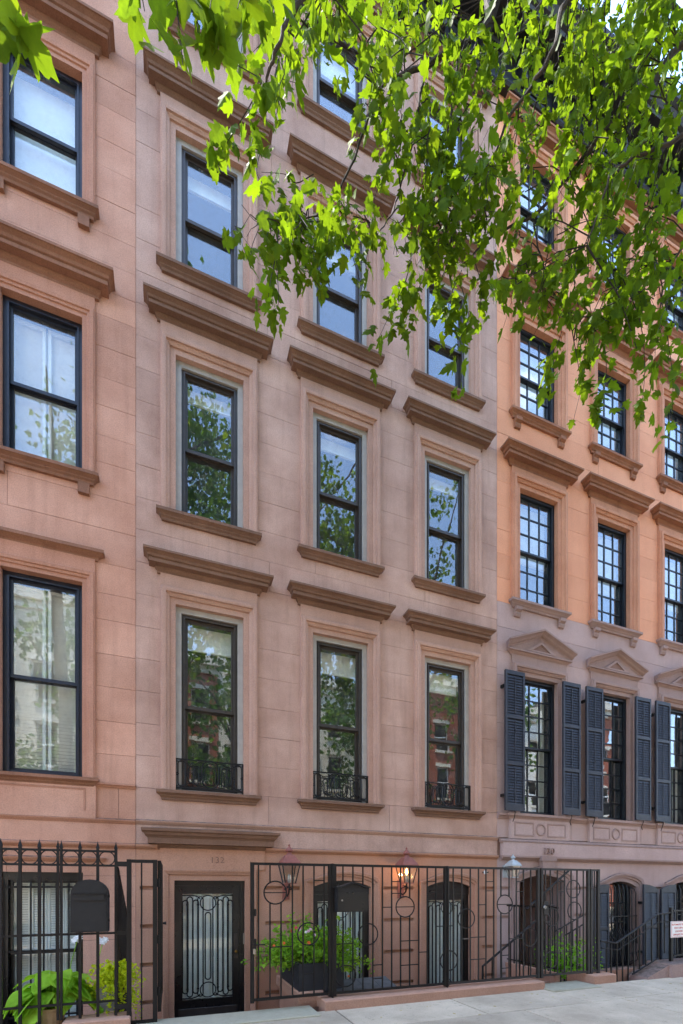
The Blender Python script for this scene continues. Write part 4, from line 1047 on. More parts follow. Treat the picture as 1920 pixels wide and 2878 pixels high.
def lantern(cx, cz, yc, label, lit, s=1.0, copper='copper_red', bracket=True):
    l = thing('wall_lantern', label, 'lantern', (cx, 0, cz), 'wall lanterns')
    hb, ht, hh = .075 * s, .128 * s, .27 * s
    def fr(z, h): return [(cx - h, yc - h, z), (cx + h, yc - h, z), (cx + h, yc + h, z), (cx - h, yc + h, z)]
    for i in range(4):
        a = fr(cz, hb)[i]; b = fr(cz + hh, ht)[i]; MB().tube([a, b], .009, 4).build('corner_bar', 'iron' if lit is not None else 'lead_glass_metal', l)
        q0, q1 = fr(cz, hb - .003), fr(cz + hh, ht - .003); j = (i + 1) % 4
        MB().add([q0[i], q0[j], q1[j], q1[i]], [(0, 1, 2, 3)]).build('glass_pane', 'lamp_glass', l)
    for z, h in ((cz - .008, hb + .012), (cz + hh, ht + .014)):
        MB().box(cx - h, cx + h, yc - h, yc + h, z, z + .014).build('rim', copper, l) if z < cz else ringbox_h(l, cx, yc, h, z, copper)
    z0 = cz + hh + .012
    mb = MB(); mb.strip([fr(z0, ht + .012), fr(z0 + .02, ht + .006), fr(z0 + .125 * s, .062 * s), fr(z0 + .13 * s, .055 * s)], True, True); mb.build('roof', copper, l)
    mb = MB(); mb.sm = True
    mb.lathe([(.05 * s, .0), (.035 * s, .02 * s), (.03 * s, .04 * s), (.055 * s, .05 * s), (.06 * s, .065 * s), (.045 * s, .09 * s), (.018 * s, .115 * s), (.012 * s, .135 * s), (.018 * s, .145 * s), (.0, .165 * s)], (cx, yc, z0 + .13 * s), 14); mb.build('finial', copper, l)
    mb = MB(); mb.lathe([(.02, 0), (.026, .05), (.022, .12), (.0, .13)], (cx, yc, cz + .006), 10); mb.build('burner', 'steel', l)
    if lit:
        mb = MB(); mb.sm = True; mb.lathe([(.0, 0), (.017, .02), (.02, .04), (.011, .075), (.0, .105)], (cx, yc, cz + .135), 10); mb.build('flame', 'flame', l)
        ld = bpy.data.lights.new('lantern_light', 'POINT'); ld.energy = 1.0; ld.color = (1, .62, .28); ld.shadow_soft_size = .03
        lo = bpy.data.objects.new('lantern_light', ld); COL.objects.link(lo); lo.parent = l; lo.location = (0, yc, .18)
    if bracket:
        MB().box(cx - .05, cx + .05, -.032, -.002, cz - .24, cz + .05).build('wall_plate', 'copper_red', l)
        MB().tube([(cx, -.03, cz - .17), (cx, -.10, cz - .19), (cx, yc + .03, cz - .14), (cx, yc, cz - .07), (cx, yc, cz - .008)], .013, 6).build('arm', 'iron', l)
        for sx in (-1, 1):
            sc_ = [(cx + sx * (.02 + .035 * math.sin(t)), yc * .7 + .045 * math.cos(t), cz - .10 + .012 * t) for t in [k * .5 for k in range(11)]]
            MB().tube(sc_, .007, 5).build('scroll', 'iron', l)
    else:
        MB().box(cx - .05, cx + .05, yc, -.002, cz + .13, cz + .17).build('arm', 'iron', l); MB().box(cx - .06, cx + .06, -.03, -.002, cz + .0, cz + .22).build('wall_plate', 'verdigris_grey', l)
    return l
def ringbox_h(l, cx, yc, h, z, mat):
    mb = MB(); mb.box(cx - h, cx + h, yc - h, yc - h + .016, z, z + .013); mb.box(cx - h, cx + h, yc + h - .016, yc + h, z, z + .013)
    mb.box(cx - h, cx - h + .016, yc - h + .016, yc + h - .016, z, z + .013); mb.box(cx + h - .016, cx + h, yc - h + .016, yc + h - .016, z, z + .013); return mb.build('rim', mat, l)
yl = -.22
lantern(at(813, 2483, yl)[0], at(813, 2483, yl)[1], yl, 'unlit copper-red lantern on the wall right beside the black door hood', False)
lantern(at(1143, 2482, yl)[0], at(1143, 2482, yl)[1], yl, 'lit copper-red lantern glowing on the pier between the arched openings', True)
lantern(at(1442, 2466, -.2)[0], at(1442, 2466, -.2)[1], -.2, 'small silver-grey lantern at the edge of the plum house', None, .72, 'verdigris_grey', False)
cxz = at(1366, 2452, -.08); sc_ = thing('security_camera', 'tiny round security camera on the wall under the belt course', 'camera', (cxz[0], -.05, cxz[1]))
mb = MB(); mb.sm = True; mb.lathe([(.0, -.035), (.024, -.028), (.034, 0), (.024, .028), (0, .035)], (cxz[0], -.07, cxz[1]), 12); mb.build('housing', 'white_paint', sc_)
MB().box(cxz[0] - .012, cxz[0] + .012, -.05, -.002, cxz[1] - .012, cxz[1] + .012).build('mount', 'iron', sc_)
MB().box(cxz[0] + .005, cxz[0] + .03, -.115, -.09, cxz[1] - .012, cxz[1] + .012).build('lens', 'door_black', sc_)

# ------------------------------------------------------------------ plants
class Leaves:
    """many small leaves gathered as arrays; template (u along the leaf, v across, w out of plane)"""
    def __init__(s, tmpl, faces): s.t = np.array(tmpl); s.f = faces; s.M = []; s.P = []
    def add(s, pos, axis, normal, size):
        a = Vector(axis).normalized(); n = Vector(normal); n = n - a * n.dot(a)
        if n.length < 1e-4: n = a.orthogonal()
        n.normalize(); b = n.cross(a); s.M.append((a * size, b * size, n * size)); s.P.append(tuple(pos))
    def mesh(s, name, mat, off=(0, 0, 0), idx=None):
        ids = list(range(len(s.P))) if idx is None else idx
        M = np.array([[tuple(q) for q in s.M[i]] for i in ids]); P = np.array([s.P[i] for i in ids]) - np.array(off)
        V = np.einsum('kc,ncx->nkx', s.t, M) + P[:, None, :]
        nt = len(s.t); F = np.concatenate([np.array(s.f)[None] + (np.arange(len(ids)) * nt)[:, None, None]], 0).reshape(-1, 3)
        me = bpy.data.meshes.new(name); me.vertices.add(V.shape[0] * nt); me.vertices.foreach_set('co', V.reshape(-1).astype(np.float32))
        nf = len(F); me.loops.add(nf * 3); me.loops.foreach_set('vertex_index', F.reshape(-1).astype(np.int32))
        me.polygons.add(nf); me.polygons.foreach_set('loop_start', np.arange(0, nf * 3, 3, dtype=np.int32)); me.polygons.foreach_set('loop_total', np.full(nf, 3, dtype=np.int32))
        me.update(calc_edges=True); me.validate(); me.materials.append(MAT[mat]); return me
    def build(s, name, mat, parent, idx=None): return link(name, s.mesh(name, mat, wloc(parent), idx), parent)
def fan(outline, centre, fold=.25, curl=.25):
    pts = [centre] + outline
    t = [(u, v, -abs(v) * fold - curl * u * u) for u, v in pts]; n = len(outline)
    return t, [(0, 1 + i, 1 + (i + 1) % n) for i in range(n)]
half = [(-.05, .10), (.0, .30), (.06, .40), (.17, .27), (.30, .42), (.40, .54), (.47, .40), (.45, .25), (.62, .26), (.72, .22), (.78, .12)]
PLANE_OUT = [(0, 0)] + [(u, -v) for u, v in half] + [(1, 0)] + half[::-1]
PLANE_T = fan(PLANE_OUT, (.3, 0), .22, .22)
PLANE_T2 = fan([(u, v * .8 + (.05 if 0 < u < 1 else 0)) for u, v in PLANE_OUT], (.3, 0), .45, .40)
PLANE_T3 = fan([(u, v * .95 - (.06 if 0 < u < 1 else 0)) for u, v in PLANE_OUT], (.3, 0), -.35, -.18)
OVAL = fan([(0, 0), (.2, -.26), (.5, -.34), (.8, -.2), (1, 0), (.8, .2), (.5, .34), (.2, .26)], (.45, 0), .3, .2)
ROUND = fan([(0, 0), (.1, -.35), (.5, -.5), (.9, -.3), (1, 0), (.9, .3), (.5, .5), (.1, .35)], (.45, 0), .15, .15)
def rv(r=1.0): return Vector((random.gauss(0, r), random.gauss(0, r), random.gauss(0, r)))

# black planter with the bushy shrub and flowers
random.seed(21)
pb = thing('planter_box', 'long black planter box on the cheek wall holding a leafy shrub', 'planter', (1.62, -.75, .16))
pyl, pyh = -1.26, -.28; px0, px1 = 1.47, 2.06
mb = MB(); mb.box(px0, px1, pyl, pyl + .03, .161, .50); mb.box(px0, px1, pyh - .03, pyh, .161, .50); mb.box(px0, px0 + .03, pyl + .03, pyh - .03, .161, .50); mb.box(px1 - .03, px1, pyl + .03, pyh - .03, .161, .50); mb.box(px0 + .03, px1 - .03, pyl + .03, pyh - .03, .161, .19)
mb.build('box', 'planter_black', pb); MB().box(px0 + .031, px1 - .031, pyl + .031, pyh - .031, .191, .465).build('soil', 'soil', pb)
for y in (pyl - .004, pyh + .0): MB().box(px0 - .006, px1 + .006, y, y + .004, .44, .48).build('band', 'planter_black', pb)
sh = thing('shrub', 'bushy light-green shrub with orange and pink flowers in the black planter', 'shrub', (1.7, -.8, .46))
lv = Leaves(*OVAL); stems = MB()
for k in range(230):
    b = Vector((random.uniform(px0 + .05, px1 - .05), random.uniform(pyl + .06, pyh - .06), .46))
    d = Vector((random.gauss(0, .8), random.gauss(-.05, .42), random.uniform(.25, 1.0)))
    if d.x > 0: d.x *= 1.25
    L_ = random.uniform(.32, .76); d.normalize(); pts = []
    for i in range(6):
        t = i / 5; pts.append(b + d * L_ * t + Vector((0, 0, -.42 * L_ * t * t * (1 - d.z * .6))))
    stems.tube(pts, [.004, .0035, .003, .0025, .002, .0012], 4)
    for i in range(32):
        t = random.uniform(.15, 1.05); q = pts[0].lerp(pts[5], t) if t > 1 else pts[min(4, int(t * 5))].lerp(pts[min(5, int(t * 5) + 1)], t * 5 % 1)
        q.y = max(q.y, -1.46)
        lv.add(q + rv(.022), rv(1) + Vector((0, 0, -.2)), rv(.6) + Vector((0, -.4, 1)), random.uniform(.034, .062))
stuff(stems.build('stems', 'twig', sh)); stuff(lv.build('foliage', 'leaf_shrub', sh))
def flower(parent, p, mat, r, n=7, name='flower', centre='petal_red'):
    mb = MB(); f = Vector((random.gauss(0, .3), -1, random.gauss(.4, .2))).normalized(); a = f.orthogonal().normalized(); b = f.cross(a)
    for k in range(n):
        t = 2 * math.pi * k / n; e = a * math.cos(t) + b * math.sin(t); g = -a * math.sin(t) + b * math.cos(t)
        mb.add([p, p + e * r * .6 + g * r * .3 + f * r * .2, p + e * r, p + e * r * .6 - g * r * .3 + f * r * .2], [(0, 1, 2, 3)])
    o = mb.build(name, mat, parent)
    if centre:
        m2 = MB(); m2.lathe([(.0, -.2 * r), (.28 * r, 0), (.0, .2 * r)], tuple(p + f * r * .12), 8); m2.build('flower_centre', centre, o)
for px, py, m, r in ((868, 2650, 'petal_orange', .028), (798, 2651, 'petal_orange', .024), (770, 2658, 'petal_orange', .02), (820, 2617, 'petal_red', .03), (832, 2608, 'petal_red', .026), (842, 2612, 'petal_pink', .024), (867, 2617, 'petal_pink', .024), (873, 2612, 'petal_pink', .022), (860, 2620, 'petal_white', .02), (884, 2628, 'petal_pink', .022), (980, 2744, 'petal_orange', .02)):
    y = -1.22; x, z = at(px, py, y); flower(sh, Vector((x, y, z)), m, r)
# hosta in its terracotta pot
hx, hz_ = at(140, 2830, -1.34)
pot = tag(MB().lathe([(.085, 0), (.10, .01), (.105, .10), (.135, .22), (.145, .25), (.145, .285), (.125, .285), (.115, .25), (0, .25)], (hx, -1.30, -.06), 20).build('plant_pot', 'terracotta'), 'mossy buff terracotta pot holding the hosta by the plinth', 'pot')
ho = thing('hosta', 'large bright green hosta with broad ribbed leaves behind the ringed railing', 'plant', (hx, -1.30, .19))
def hosta_leaf(k):
    n, m = 8, 5; mb = MB(); rows = []
    for i in range(n + 1):
        u = i / n; w = .48 * (math.sin(math.pi * min(1, u ** .62)) ** .8) * (1.0 if u < .98 else 0) + .01; row = []
        for j in range(-m, m + 1):
            v = j / m; row.append((u, v * w, -.32 * u * u + .12 * abs(v) * w * 2 - .0 + .015 * math.cos(v * math.pi * 5)))
        rows.append(row)
    mb.strip(rows); mb.sm = True; me = mb.mesh('leaf', 'leaf_hosta'); return me
hl = hosta_leaf(0); random.seed(5)
for k in range(84):
    an = random.uniform(0, 2 * math.pi); rr = random.uniform(.08, .36); el = random.uniform(-.55, .4)
    out = Vector((math.cos(an) * 1.25, math.sin(an) * .7, 0)); base = Vector((hx, -1.22, .19)) + out * rr * .75 + Vector((.02, 0, .42 * (1 - (rr / .40) ** 2) * random.uniform(.55, 1.0)))
    if base.y < -1.40: base.y = -1.40
    axis = (out.normalized() + Vector((0, -.25, el - .55 * rr / .3))).normalized(); nrm = Vector((0, 0, 1)) + out * .3 + rv(.15); nrm = (nrm - axis * nrm.dot(axis)).normalized(); b = nrm.cross(axis)
    sz = random.uniform(.16, .26); M = Matrix((axis, b, nrm)).transposed().to_4x4() @ Matrix.Scale(sz, 4)
    o = link('leaf', hl, ho); M.translation = base - Vector(wloc(ho)); o.matrix_local = M
    if k % 4 == 0: MB().tube([(hx, -1.28, .17), (hx + (base.x - hx) * .5, -1.26, (base.z + .19) / 2 + .05), tuple(base)], .006, 5).build('stalk', 'leaf_hosta', ho)
for px, py in ((218, 2640), (290, 2645)):
    x, z = at(px, py, -1.2); MB().tube([(hx + .12, -1.22, .3), (x - .06, -1.2, z - .25), (x, -1.2, z)], .004, 4).build('flower_stalk', 'leaf_hosta', ho)
    for q in range(5):
        p = Vector((x + random.uniform(-.035, .03), -1.2 + random.uniform(-.03, .03), z + random.uniform(-.03, .03))); flower(ho, p, 'petal_white', .035, 6, 'flower', None)
# creeping jenny in the grey planter
jx, jz = at(303, 2810, -1.22)
jp = thing('planter_box', 'square grey zinc planter on the plinth with trailing yellow-green foliage', 'planter', (jx, -1.22, .12))
mb = MB(); mb.strip([[(jx + sx * w, -1.18 + sy * w, z) for sx, sy in ((-1, -1), (1, -1), (1, 1), (-1, 1))] for w, z in ((.085, .121), (.10, .40), (.085, .40), (.08, .37))], True, True); mb.build('box', 'zinc', jp)
je = thing('trailing_plant', 'yellow-green trailing plant spilling from the grey planter', 'plant', (jx, -1.2, .4))
lv = Leaves(*ROUND); random.seed(9)
for k in range(120):
    an = random.uniform(0, 6.28); b = Vector((jx + .02 + random.uniform(-.08, .10), -1.20 + random.uniform(-.08, .08), .38)); out = Vector((math.cos(an) + .35, math.sin(an) * .8 - .25, 0)); up_ = random.uniform(.05, .30); ln = random.uniform(.08, .24); fall = random.uniform(.0, .45) if k % 3 else random.uniform(.3, .62)
    for i in range(26):
        t = i / 25; q = b + out * ln * t + Vector((0, 0, up_ * math.sin(math.pi * min(t * .8, 1)) - fall * max(0, t - .4) ** 1.4 * 1.7)) + rv(.008)
        if q.y < -1.45: q.y = -1.45
        lv.add(q, rv(1), rv(.5) + Vector((0, -.6, .8)), random.uniform(.018, .034))
stuff(lv.build('foliage', 'leaf_jenny', je))
# green shrub in the 130 areaway
gs = thing('shrub', 'low bright green shrub behind the brown gate by the 130 entrance', 'shrub', (6.4, -.7, -.5)); lv = Leaves(*OVAL); random.seed(12)
for k in range(1500):
    q = Vector((random.gauss(0, .27), random.gauss(0, .22), random.gauss(0, .2)))
    if q.length > .62: continue
    lv.add(Vector((6.36, -.72, .16)) + q, rv(1), rv(.6) + Vector((0, -.5, .8)), random.uniform(.03, .055))
stuff(lv.build('foliage', 'leaf_ground', gs))
for k in range(5): MB().tube([(6.36 + .03 * k - .06, -.72, -.52), (6.30 + .06 * k, -.72 + random.uniform(-.1, .1), .15)], .008, 5).build('stem', 'twig', gs)
# weathered cellar hatch
ch = thing('cellar_hatch', 'weathered grey plank cellar hatch in the areaway behind the fence', 'hatch', (2.6, -.85, -.3))
for k in range(6):
    a, b = 1.80 + .24 * k, 2.035 + .24 * k
    if a > 2.95: break
    dz = random.uniform(-.006, .006)
    MB().add([(a, -1.24, -.02 + dz), (b, -1.24, -.02 + dz), (b, -.55, .12 + dz), (a, -.55, .12 + dz), (a, -1.24, -.06 + dz), (b, -1.24, -.06 + dz), (b, -.55, .08 + dz), (a, -.55, .08 + dz)],
             [(0, 1, 2, 3), (7, 6, 5, 4), (0, 4, 5, 1), (1, 5, 6, 2), (2, 6, 7, 3), (3, 7, 4, 0)]).build('plank', 'hatch_wood', ch)
MB().box(1.80, 3.2, -1.2, -.58, -.52, -.065).build('curb_frame', 'brown_base', ch)

# ------------------------------------------------------------------ the plane tree over the pavement
random.seed(40)
TR = Vector((7.2, -5.75, 0))
tree = thing('plane_tree', 'street plane tree whose leafy branches hang across the upper storeys', 'tree', tuple(TR))
def curve(pts, n=5):
    pts = [Vector(p) for p in pts]; out = []
    P = [pts[0] * 2 - pts[1]] + pts + [pts[-1] * 2 - pts[-2]]
    for i in range(1, len(P) - 2):
        for k in range(n):
            t = k / n; a, b, c, d = P[i - 1], P[i], P[i + 1], P[i + 2]
            out.append(.5 * ((2 * b) + (c - a) * t + (2 * a - 5 * b + 4 * c - d) * t * t + (3 * b - a - 3 * c + d) * t ** 3))
    return out + [pts[-1]]
def limb(pts, r0, r1, name='limb', mat='bark', n=7):
    c = curve(pts); L_ = len(c); w = [p + rv(.006) for p in c]; w[0], w[-1] = c[0], c[-1]
    MB().tube(w, [r0 + (r1 - r0) * (i / (L_ - 1)) ** .55 for i in range(L_)], n).build(name, mat, tree); return w
limb([TR + Vector((0, 0, -.3)), TR + Vector((.02, .03, 2)), TR + Vector((-.1, .1, 4.5)), TR + Vector((-.3, .2, 6.6))], .24, .16, 'trunk', 'bark', 14)
fork = TR + Vector((-.3, .2, 6.5)); fork2 = TR + Vector((-.15, .12, 5.2))
def rp(px, py, Z): return ray(px, py, Z)
LIMBS = {}
LIMBS['A'] = limb([fork, (5.6, -4.6, 9.2), (4.2, -3.9, 10.2), rp(1410, -60, 4.2), rp(1370, 60, 4.1), rp(1290, 130, 4.0), rp(1180, 192, 4.0), rp(1062, 245, 3.95)], .06, .015)
LIMBS['A2'] = limb([rp(1062, 245, 3.95), rp(1040, 320, 4.0), rp(1000, 430, 4.05), rp(955, 530, 4.1), rp(925, 585, 4.1), rp(855, 612, 4.05), rp(780, 632, 4.0)], .017, .004, 'branch', 'twig', 6)
LIMBS['B'] = limb([fork, (5.8, -5.1, 8.6), (4.6, -4.3, 9.6), rp(1640, -40, 3.9), rp(1560, 130, 3.9), rp(1490, 250, 3.95), rp(1420, 350, 4.0), rp(1385, 460, 4.1)], .045, .008)
LIMBS['D'] = limb([fork2, (6.6, -4.9, 7.8), (5.6, -4.3, 9.0), rp(1950, 120, 4.3), rp(1830, 240, 4.3), rp(1700, 370, 4.3), rp(1600, 490, 4.35), rp(1500, 605, 4.4), rp(1400, 650, 4.4), rp(1300, 745, 4.4)], .05, .007)
LIMBS['E'] = limb([fork2, (6.2, -4.9, 7.2), rp(2050, 340, 3.9), rp(1925, 380, 3.9), rp(1820, 430, 3.9), rp(1725, 478, 3.95), rp(1690, 580, 4.0), rp(1650, 690, 4.05)], .038, .006)
LIMBS['F'] = limb([LIMBS['A'][12], rp(1150, -160, 3.5), rp(950, -90, 3.1), rp(835, 10, 2.9), rp(790, 100, 2.85), rp(765, 190, 2.9), rp(735, 270, 3.0), rp(690, 330, 3.05)], .03, .005)
LIMBS['G'] = limb([rp(950, -90, 3.1), rp(700, -150, 2.5), rp(480, -130, 2.1), rp(250, -150, 1.9), rp(20, -120, 1.7)], .018, .006, 'branch', 'twig', 6)
LIMBS['H'] = limb([rp(1200, 185, 4.0), rp(1170, 330, 4.05), rp(1140, 470, 4.1), rp(1105, 590, 4.15), rp(1060, 660, 4.15)], .014, .004, 'branch', 'twig', 6)
LIMBS['I'] = limb([rp(1290, 130, 4.0), rp(1265, 330, 4.1), rp(1235, 520, 4.2), rp(1260, 700, 4.25), rp(1230, 830, 4.3)], .014, .004, 'branch', 'twig', 6)
LIMBS['J'] = limb([rp(1500, 605, 4.4), rp(1530, 760, 4.45), rp(1600, 900, 4.5), rp(1630, 1050, 4.55)], .010, .003, 'branch', 'twig', 6)
LIMBS['K'] = limb([rp(1650, 690, 4.05), rp(1740, 840, 4.15), rp(1790, 980, 4.2)], .009, .003, 'branch', 'twig', 6)
LIMBS['L'] = limb([fork2, (6.5, -4.5, 6.9), rp(2060, 560, 4.2), rp(1960, 640, 4.2), rp(1880, 760, 4.25), rp(1850, 900, 4.3)], .035, .005)
LIMBS['M'] = limb([fork, (6.4, -4.6, 9.6), (5.6, -3.6, 10.4), rp(1700, -160, 4.9), rp(1560, -40, 4.8), rp(1450, 100, 4.75), rp(1330, 260, 4.7)], .05, .008)
LF = Leaves(*PLANE_T); LF2 = Leaves(*PLANE_T2); LF3 = Leaves(*PLANE_T3)
def hang_leaf(q, smin=.07, smax=.14):
    ax = Vector((random.gauss(0, .75), random.gauss(0, .7), -.8 + random.gauss(0, .5))); nr = Vector((random.gauss(0, .8), random.gauss(-.7, .9), random.gauss(.5, .7)))
    random.choice((LF, LF2, LF3)).add(q, ax, nr, random.uniform(smin, smax))
twigs = MB()
def spray(p0, p1, n, scat=.07, smin=.07, smax=.14, sag=.12, side=3):
    p0, p1 = Vector(p0), Vector(p1); pts = []
    for i in range(7):
        t = i / 6; pts.append(p0.lerp(p1, t) + Vector((0, 0, sag * math.sin(math.pi * t) * .6)) + rv(.012))
    twigs.tube(pts, [.0055 - .0006 * i for i in range(7)], 4)
    for i in range(n):
        t = random.uniform(.08, 1.0); k = min(5, int(t * 6)); q = pts[k].lerp(pts[k + 1], t * 6 - k); o = rv(scat); o.z -= abs(o.z) * .4
        if random.random() < .35: twigs.tube([q, q + o * .6, q + o], .0016, 3)
        hang_leaf(q + o, smin, smax)
def nearest_limb(p):
    best = None
    for w in LIMBS.values():
        for q in w[3:]:
            d = (q - p).length
            if best is None or d < best[0]: best = (d, q)
    return best
def fill(x0, x1, y0, y1, Z0, Z1, n, nl, ln=.45, lean=(-.25, 0), scat=.075, smin=.07, smax=.14):
    for k in range(n):
        p = rp(random.uniform(x0, x1), random.uniform(y0, y1), random.uniform(Z0, Z1)); d, q = nearest_limb(p)
        L_ = ln * random.uniform(.6, 1.25)
        e = p + Vector((random.gauss(lean[0], .35), random.gauss(-.05, .3), random.uniform(-1.0, -.35))).normalized() * L_
        if d > .1 and d < 1.0: twigs.tube([q, q.lerp(p, .5) + Vector((0, 0, .05)) + rv(.02), p], [.006, .005, .0045], 4)
        spray(p, e, nl, scat, smin, smax)
S = 1920 / 1568
fill(600 * S, 860 * S, -60, 110 * S, 3.0, 4.0, 16, 15)
fill(860 * S, 1568 * S, -80, 150 * S, 3.8, 4.9, 34, 15)
fill(860 * S, 1130 * S, 110 * S, 330 * S, 3.7, 4.5, 20, 14)
fill(880 * S, 1130 * S, 300 * S, 470 * S, 3.8, 4.5, 16, 14)
fill(1100 * S, 1568 * S, 100 * S, 330 * S, 3.9, 4.8, 34, 14)
fill(1080 * S, 1568 * S, 300 * S, 500 * S, 3.9, 4.7, 24, 14)
fill(1200 * S, 1568 * S, 470 * S, 600 * S, 3.9, 4.6, 14, 13)
fill(620 * S, 860 * S, 470 * S, 560 * S, 3.9, 4.2, 15, 14, .38)
fill(940 * S, 1130 * S, 450 * S, 560 * S, 4.0, 4.4, 13, 14, .38)
fill(1420 * S, 1568 * S, -60, 110 * S, 4.0, 5.0, 16, 16)
def tail(pts, n, scat=.06, smin=.075, smax=.145):     # a hanging shoot: list of (x, y in the 1568 frame, depth)
    w = curve([rp(x * S, y * S, Z) for x, y, Z in pts], 4); twigs.tube(w, [.005 - .0035 * i / len(w) for i in range(len(w))], 4)
    for i in range(n):
        t = random.random() ** .85 * (len(w) - 1.001); k = int(t); q = w[k].lerp(w[k + 1], t - k); o = rv(scat); hang_leaf(q + o, smin, smax)
tail([(640, 520, 4.0), (635, 600, 4.0), (640, 690, 4.0), (628, 715, 4.0)], 26)
tail([(690, 540, 4.05), (700, 610, 4.05), (735, 660, 4.05)], 26)
tail([(760, 520, 4.1), (750, 590, 4.1), (745, 640, 4.1)], 18)
tail([(640, 560, 4.0), (622, 640, 3.95), (615, 690, 3.95)], 8)
tail([(720, 400, 4.0), (680, 420, 4.0), (655, 400, 4.0), (600, 395, 3.95)], 9, .035)
tail([(810, 590, 4.1), (825, 640, 4.1), (835, 660, 4.1)], 7, .03)
tail([(950, 560, 4.15), (930, 650, 4.15), (905, 700, 4.15), (870, 775, 4.15)], 30)
tail([(990, 560, 4.2), (970, 640, 4.2), (945, 700, 4.2), (930, 740, 4.2)], 24)
tail([(1060, 620, 4.3), (1030, 700, 4.3), (1050, 780, 4.3), (1048, 890, 4.3)], 42, .06)
tail([(1090, 600, 4.3), (1105, 660, 4.3), (1098, 740, 4.3)], 20)
tail([(1000, 650, 4.2), (1010, 700, 4.2), (1000, 740, 4.2)], 14)
tail([(1060, 660, 4.3), (1075, 720, 4.3), (1068, 790, 4.3)], 14)
tail([(1220, 560, 4.4), (1230, 650, 4.4), (1290, 740, 4.4), (1265, 820, 4.4), (1240, 890, 4.4)], 34, .05)
tail([(1310, 600, 4.5), (1330, 720, 4.5), (1345, 830, 4.5), (1312, 985, 4.5)], 46, .055)
tail([(1340, 700, 4.5), (1385, 780, 4.5), (1390, 880, 4.5), (1365, 960, 4.5)], 30, .05)
tail([(1430, 640, 4.2), (1470, 740, 4.2), (1480, 850, 4.2), (1470, 960, 4.2)], 40, .06)
tail([(1510, 640, 4.2), (1530, 760, 4.2), (1545, 880, 4.2), (1538, 1000, 4.2)], 44, .06)
tail([(1230, 600, 4.4), (1195, 640, 4.4), (1170, 640, 4.4)], 14)
tail([(1400, 600, 4.3), (1420, 680, 4.3), (1440, 720, 4.3), (1430, 790, 4.3)], 24)
fill(1180 * S, 1568 * S, 590 * S, 700 * S, 4.0, 4.6, 19, 12, .35)
fill(1320 * S, 1568 * S, 690 * S, 760 * S, 4.1, 4.5, 7, 10, .3)
tail([(600, 190, 3.0), (575, 240, 3.0), (545, 290, 3.0), (520, 330, 3.0), (500, 380, 3.0)], 22, .045)
tail([(570, 250, 3.0), (580, 310, 3.0), (570, 350, 3.0)], 16, .045)
tail([(640, 130, 3.0), (630, 200, 3.0), (650, 260, 3.0)], 10, .05)
tail([(600, 330, 3.3), (590, 400, 3.3), (625, 440, 3.3)], 6, .03)
# large near leaves at the top left
tail([(330, -90, 2.1), (322, -40, 2.1), (332, 25, 2.1)], 7, .05, .12, .17)
tail([(400, -90, 2.05), (400, -40, 2.05), (410, 50, 2.05), (420, 150, 2.05)], 11, .04, .11, .17)
tail([(480, -90, 2.0), (490, -50, 2.0), (482, 20, 2.0)], 9, .05, .12, .18)
tail([(560, -90, 2.1), (560, -40, 2.1), (545, 20, 2.1)], 8, .05, .12, .17)
tail([(440, -90, 2.1), (450, 0, 2.1), (455, 80, 2.1)], 6, .04, .10, .15)
tail([(600, -80, 2.6), (610, 0, 2.6), (600, 60, 2.6)], 12, .07, .10, .15)
tail([(520, -90, 2.3), (520, -20, 2.3), (525, 40, 2.3)], 8, .05, .10, .15)
tail([(10, -110, 1.7), (15, -40, 1.7), (25, 60, 1.7)], 7, .04, .13, .18)
tail([(38, 60, 1.72), (45, 110, 1.72)], 3, .015, .13, .16)
# bare twig
for pts in ([(720, 508, 4.0), (630, 513, 4.0), (590, 510, 4.0), (555, 470, 4.0)], [(600, 512, 4.0), (580, 560, 4.0), (575, 590, 4.0)], [(620, 514, 4.0), (612, 545, 4.0)], [(590, 175, 3.0), (545, 150, 3.0), (520, 140, 3.0)]):
    twigs.tube(curve([rp(x * S, y * S, Z) for x, y, Z in pts], 4), .0028, 4)
# the rest of the crown, above and beside the view
for k in range(340):
    a = random.uniform(0, 6.283); r_ = random.uniform(.3, 4.0); p = TR + Vector((math.cos(a) * r_ * 1.15 - 1.2, math.sin(a) * r_ * .8 - 1.6, random.uniform(8.6, 16.0) - r_ * .35))
    x_, y_, Z_ = to_px(p)
    if Z_ > .3 and y_ > -150 and -100 < x_ < 2000: continue
    if p.y > -4.4: continue
    spray(p, p + Vector((random.gauss(0, .5), random.gauss(0, .5), -.5)), 22, .18, .10, .17)
for q in ((-2.5, -1.5, 11.5), (1.5, -1.8, 12.5), (.5, 1.6, 12.8), (2.6, .8, 11.0), (-1.5, 1.0, 12.5)):
    limb([fork, fork.lerp(TR + Vector(q), .5) + Vector((0, 0, .5)), TR + Vector(q)], .07, .015)
stuff(twigs.build('twigs', 'twig', tree))
cand = []
for L_, tag_ in ((LF, 0), (LF2, 1), (LF3, 2)):
    for i, p in enumerate(L_.P):
        x_, y_, Z_ = to_px(p)
        if 0 < x_ < 1920 and -20 < y_ < 1400 and Z_ > .3: cand.append((L_.M[i][0].length * FPX / Z_, tag_, i))
cand.sort(reverse=True); big = [set(), set(), set()]
for _, g_, i in cand[:300]: big[g_].add(i)
for g_, L_ in enumerate((LF, LF2, LF3)):
    me = bpy.data.meshes.new('leaf'); me.from_pydata([tuple(p) for p in L_.t], [], L_.f); me.materials.append(MAT['leaf_plane'])
    base = Vector(wloc(tree))
    for i in sorted(big[g_]):
        o = link('leaf', me, tree); M = Matrix(L_.M[i]).transposed().to_4x4(); M.translation = Vector(L_.P[i]) - base; o.matrix_local = M
    stuff(L_.build('foliage', 'leaf_plane', tree, [i for i in range(len(L_.P)) if i not in big[g_]]))

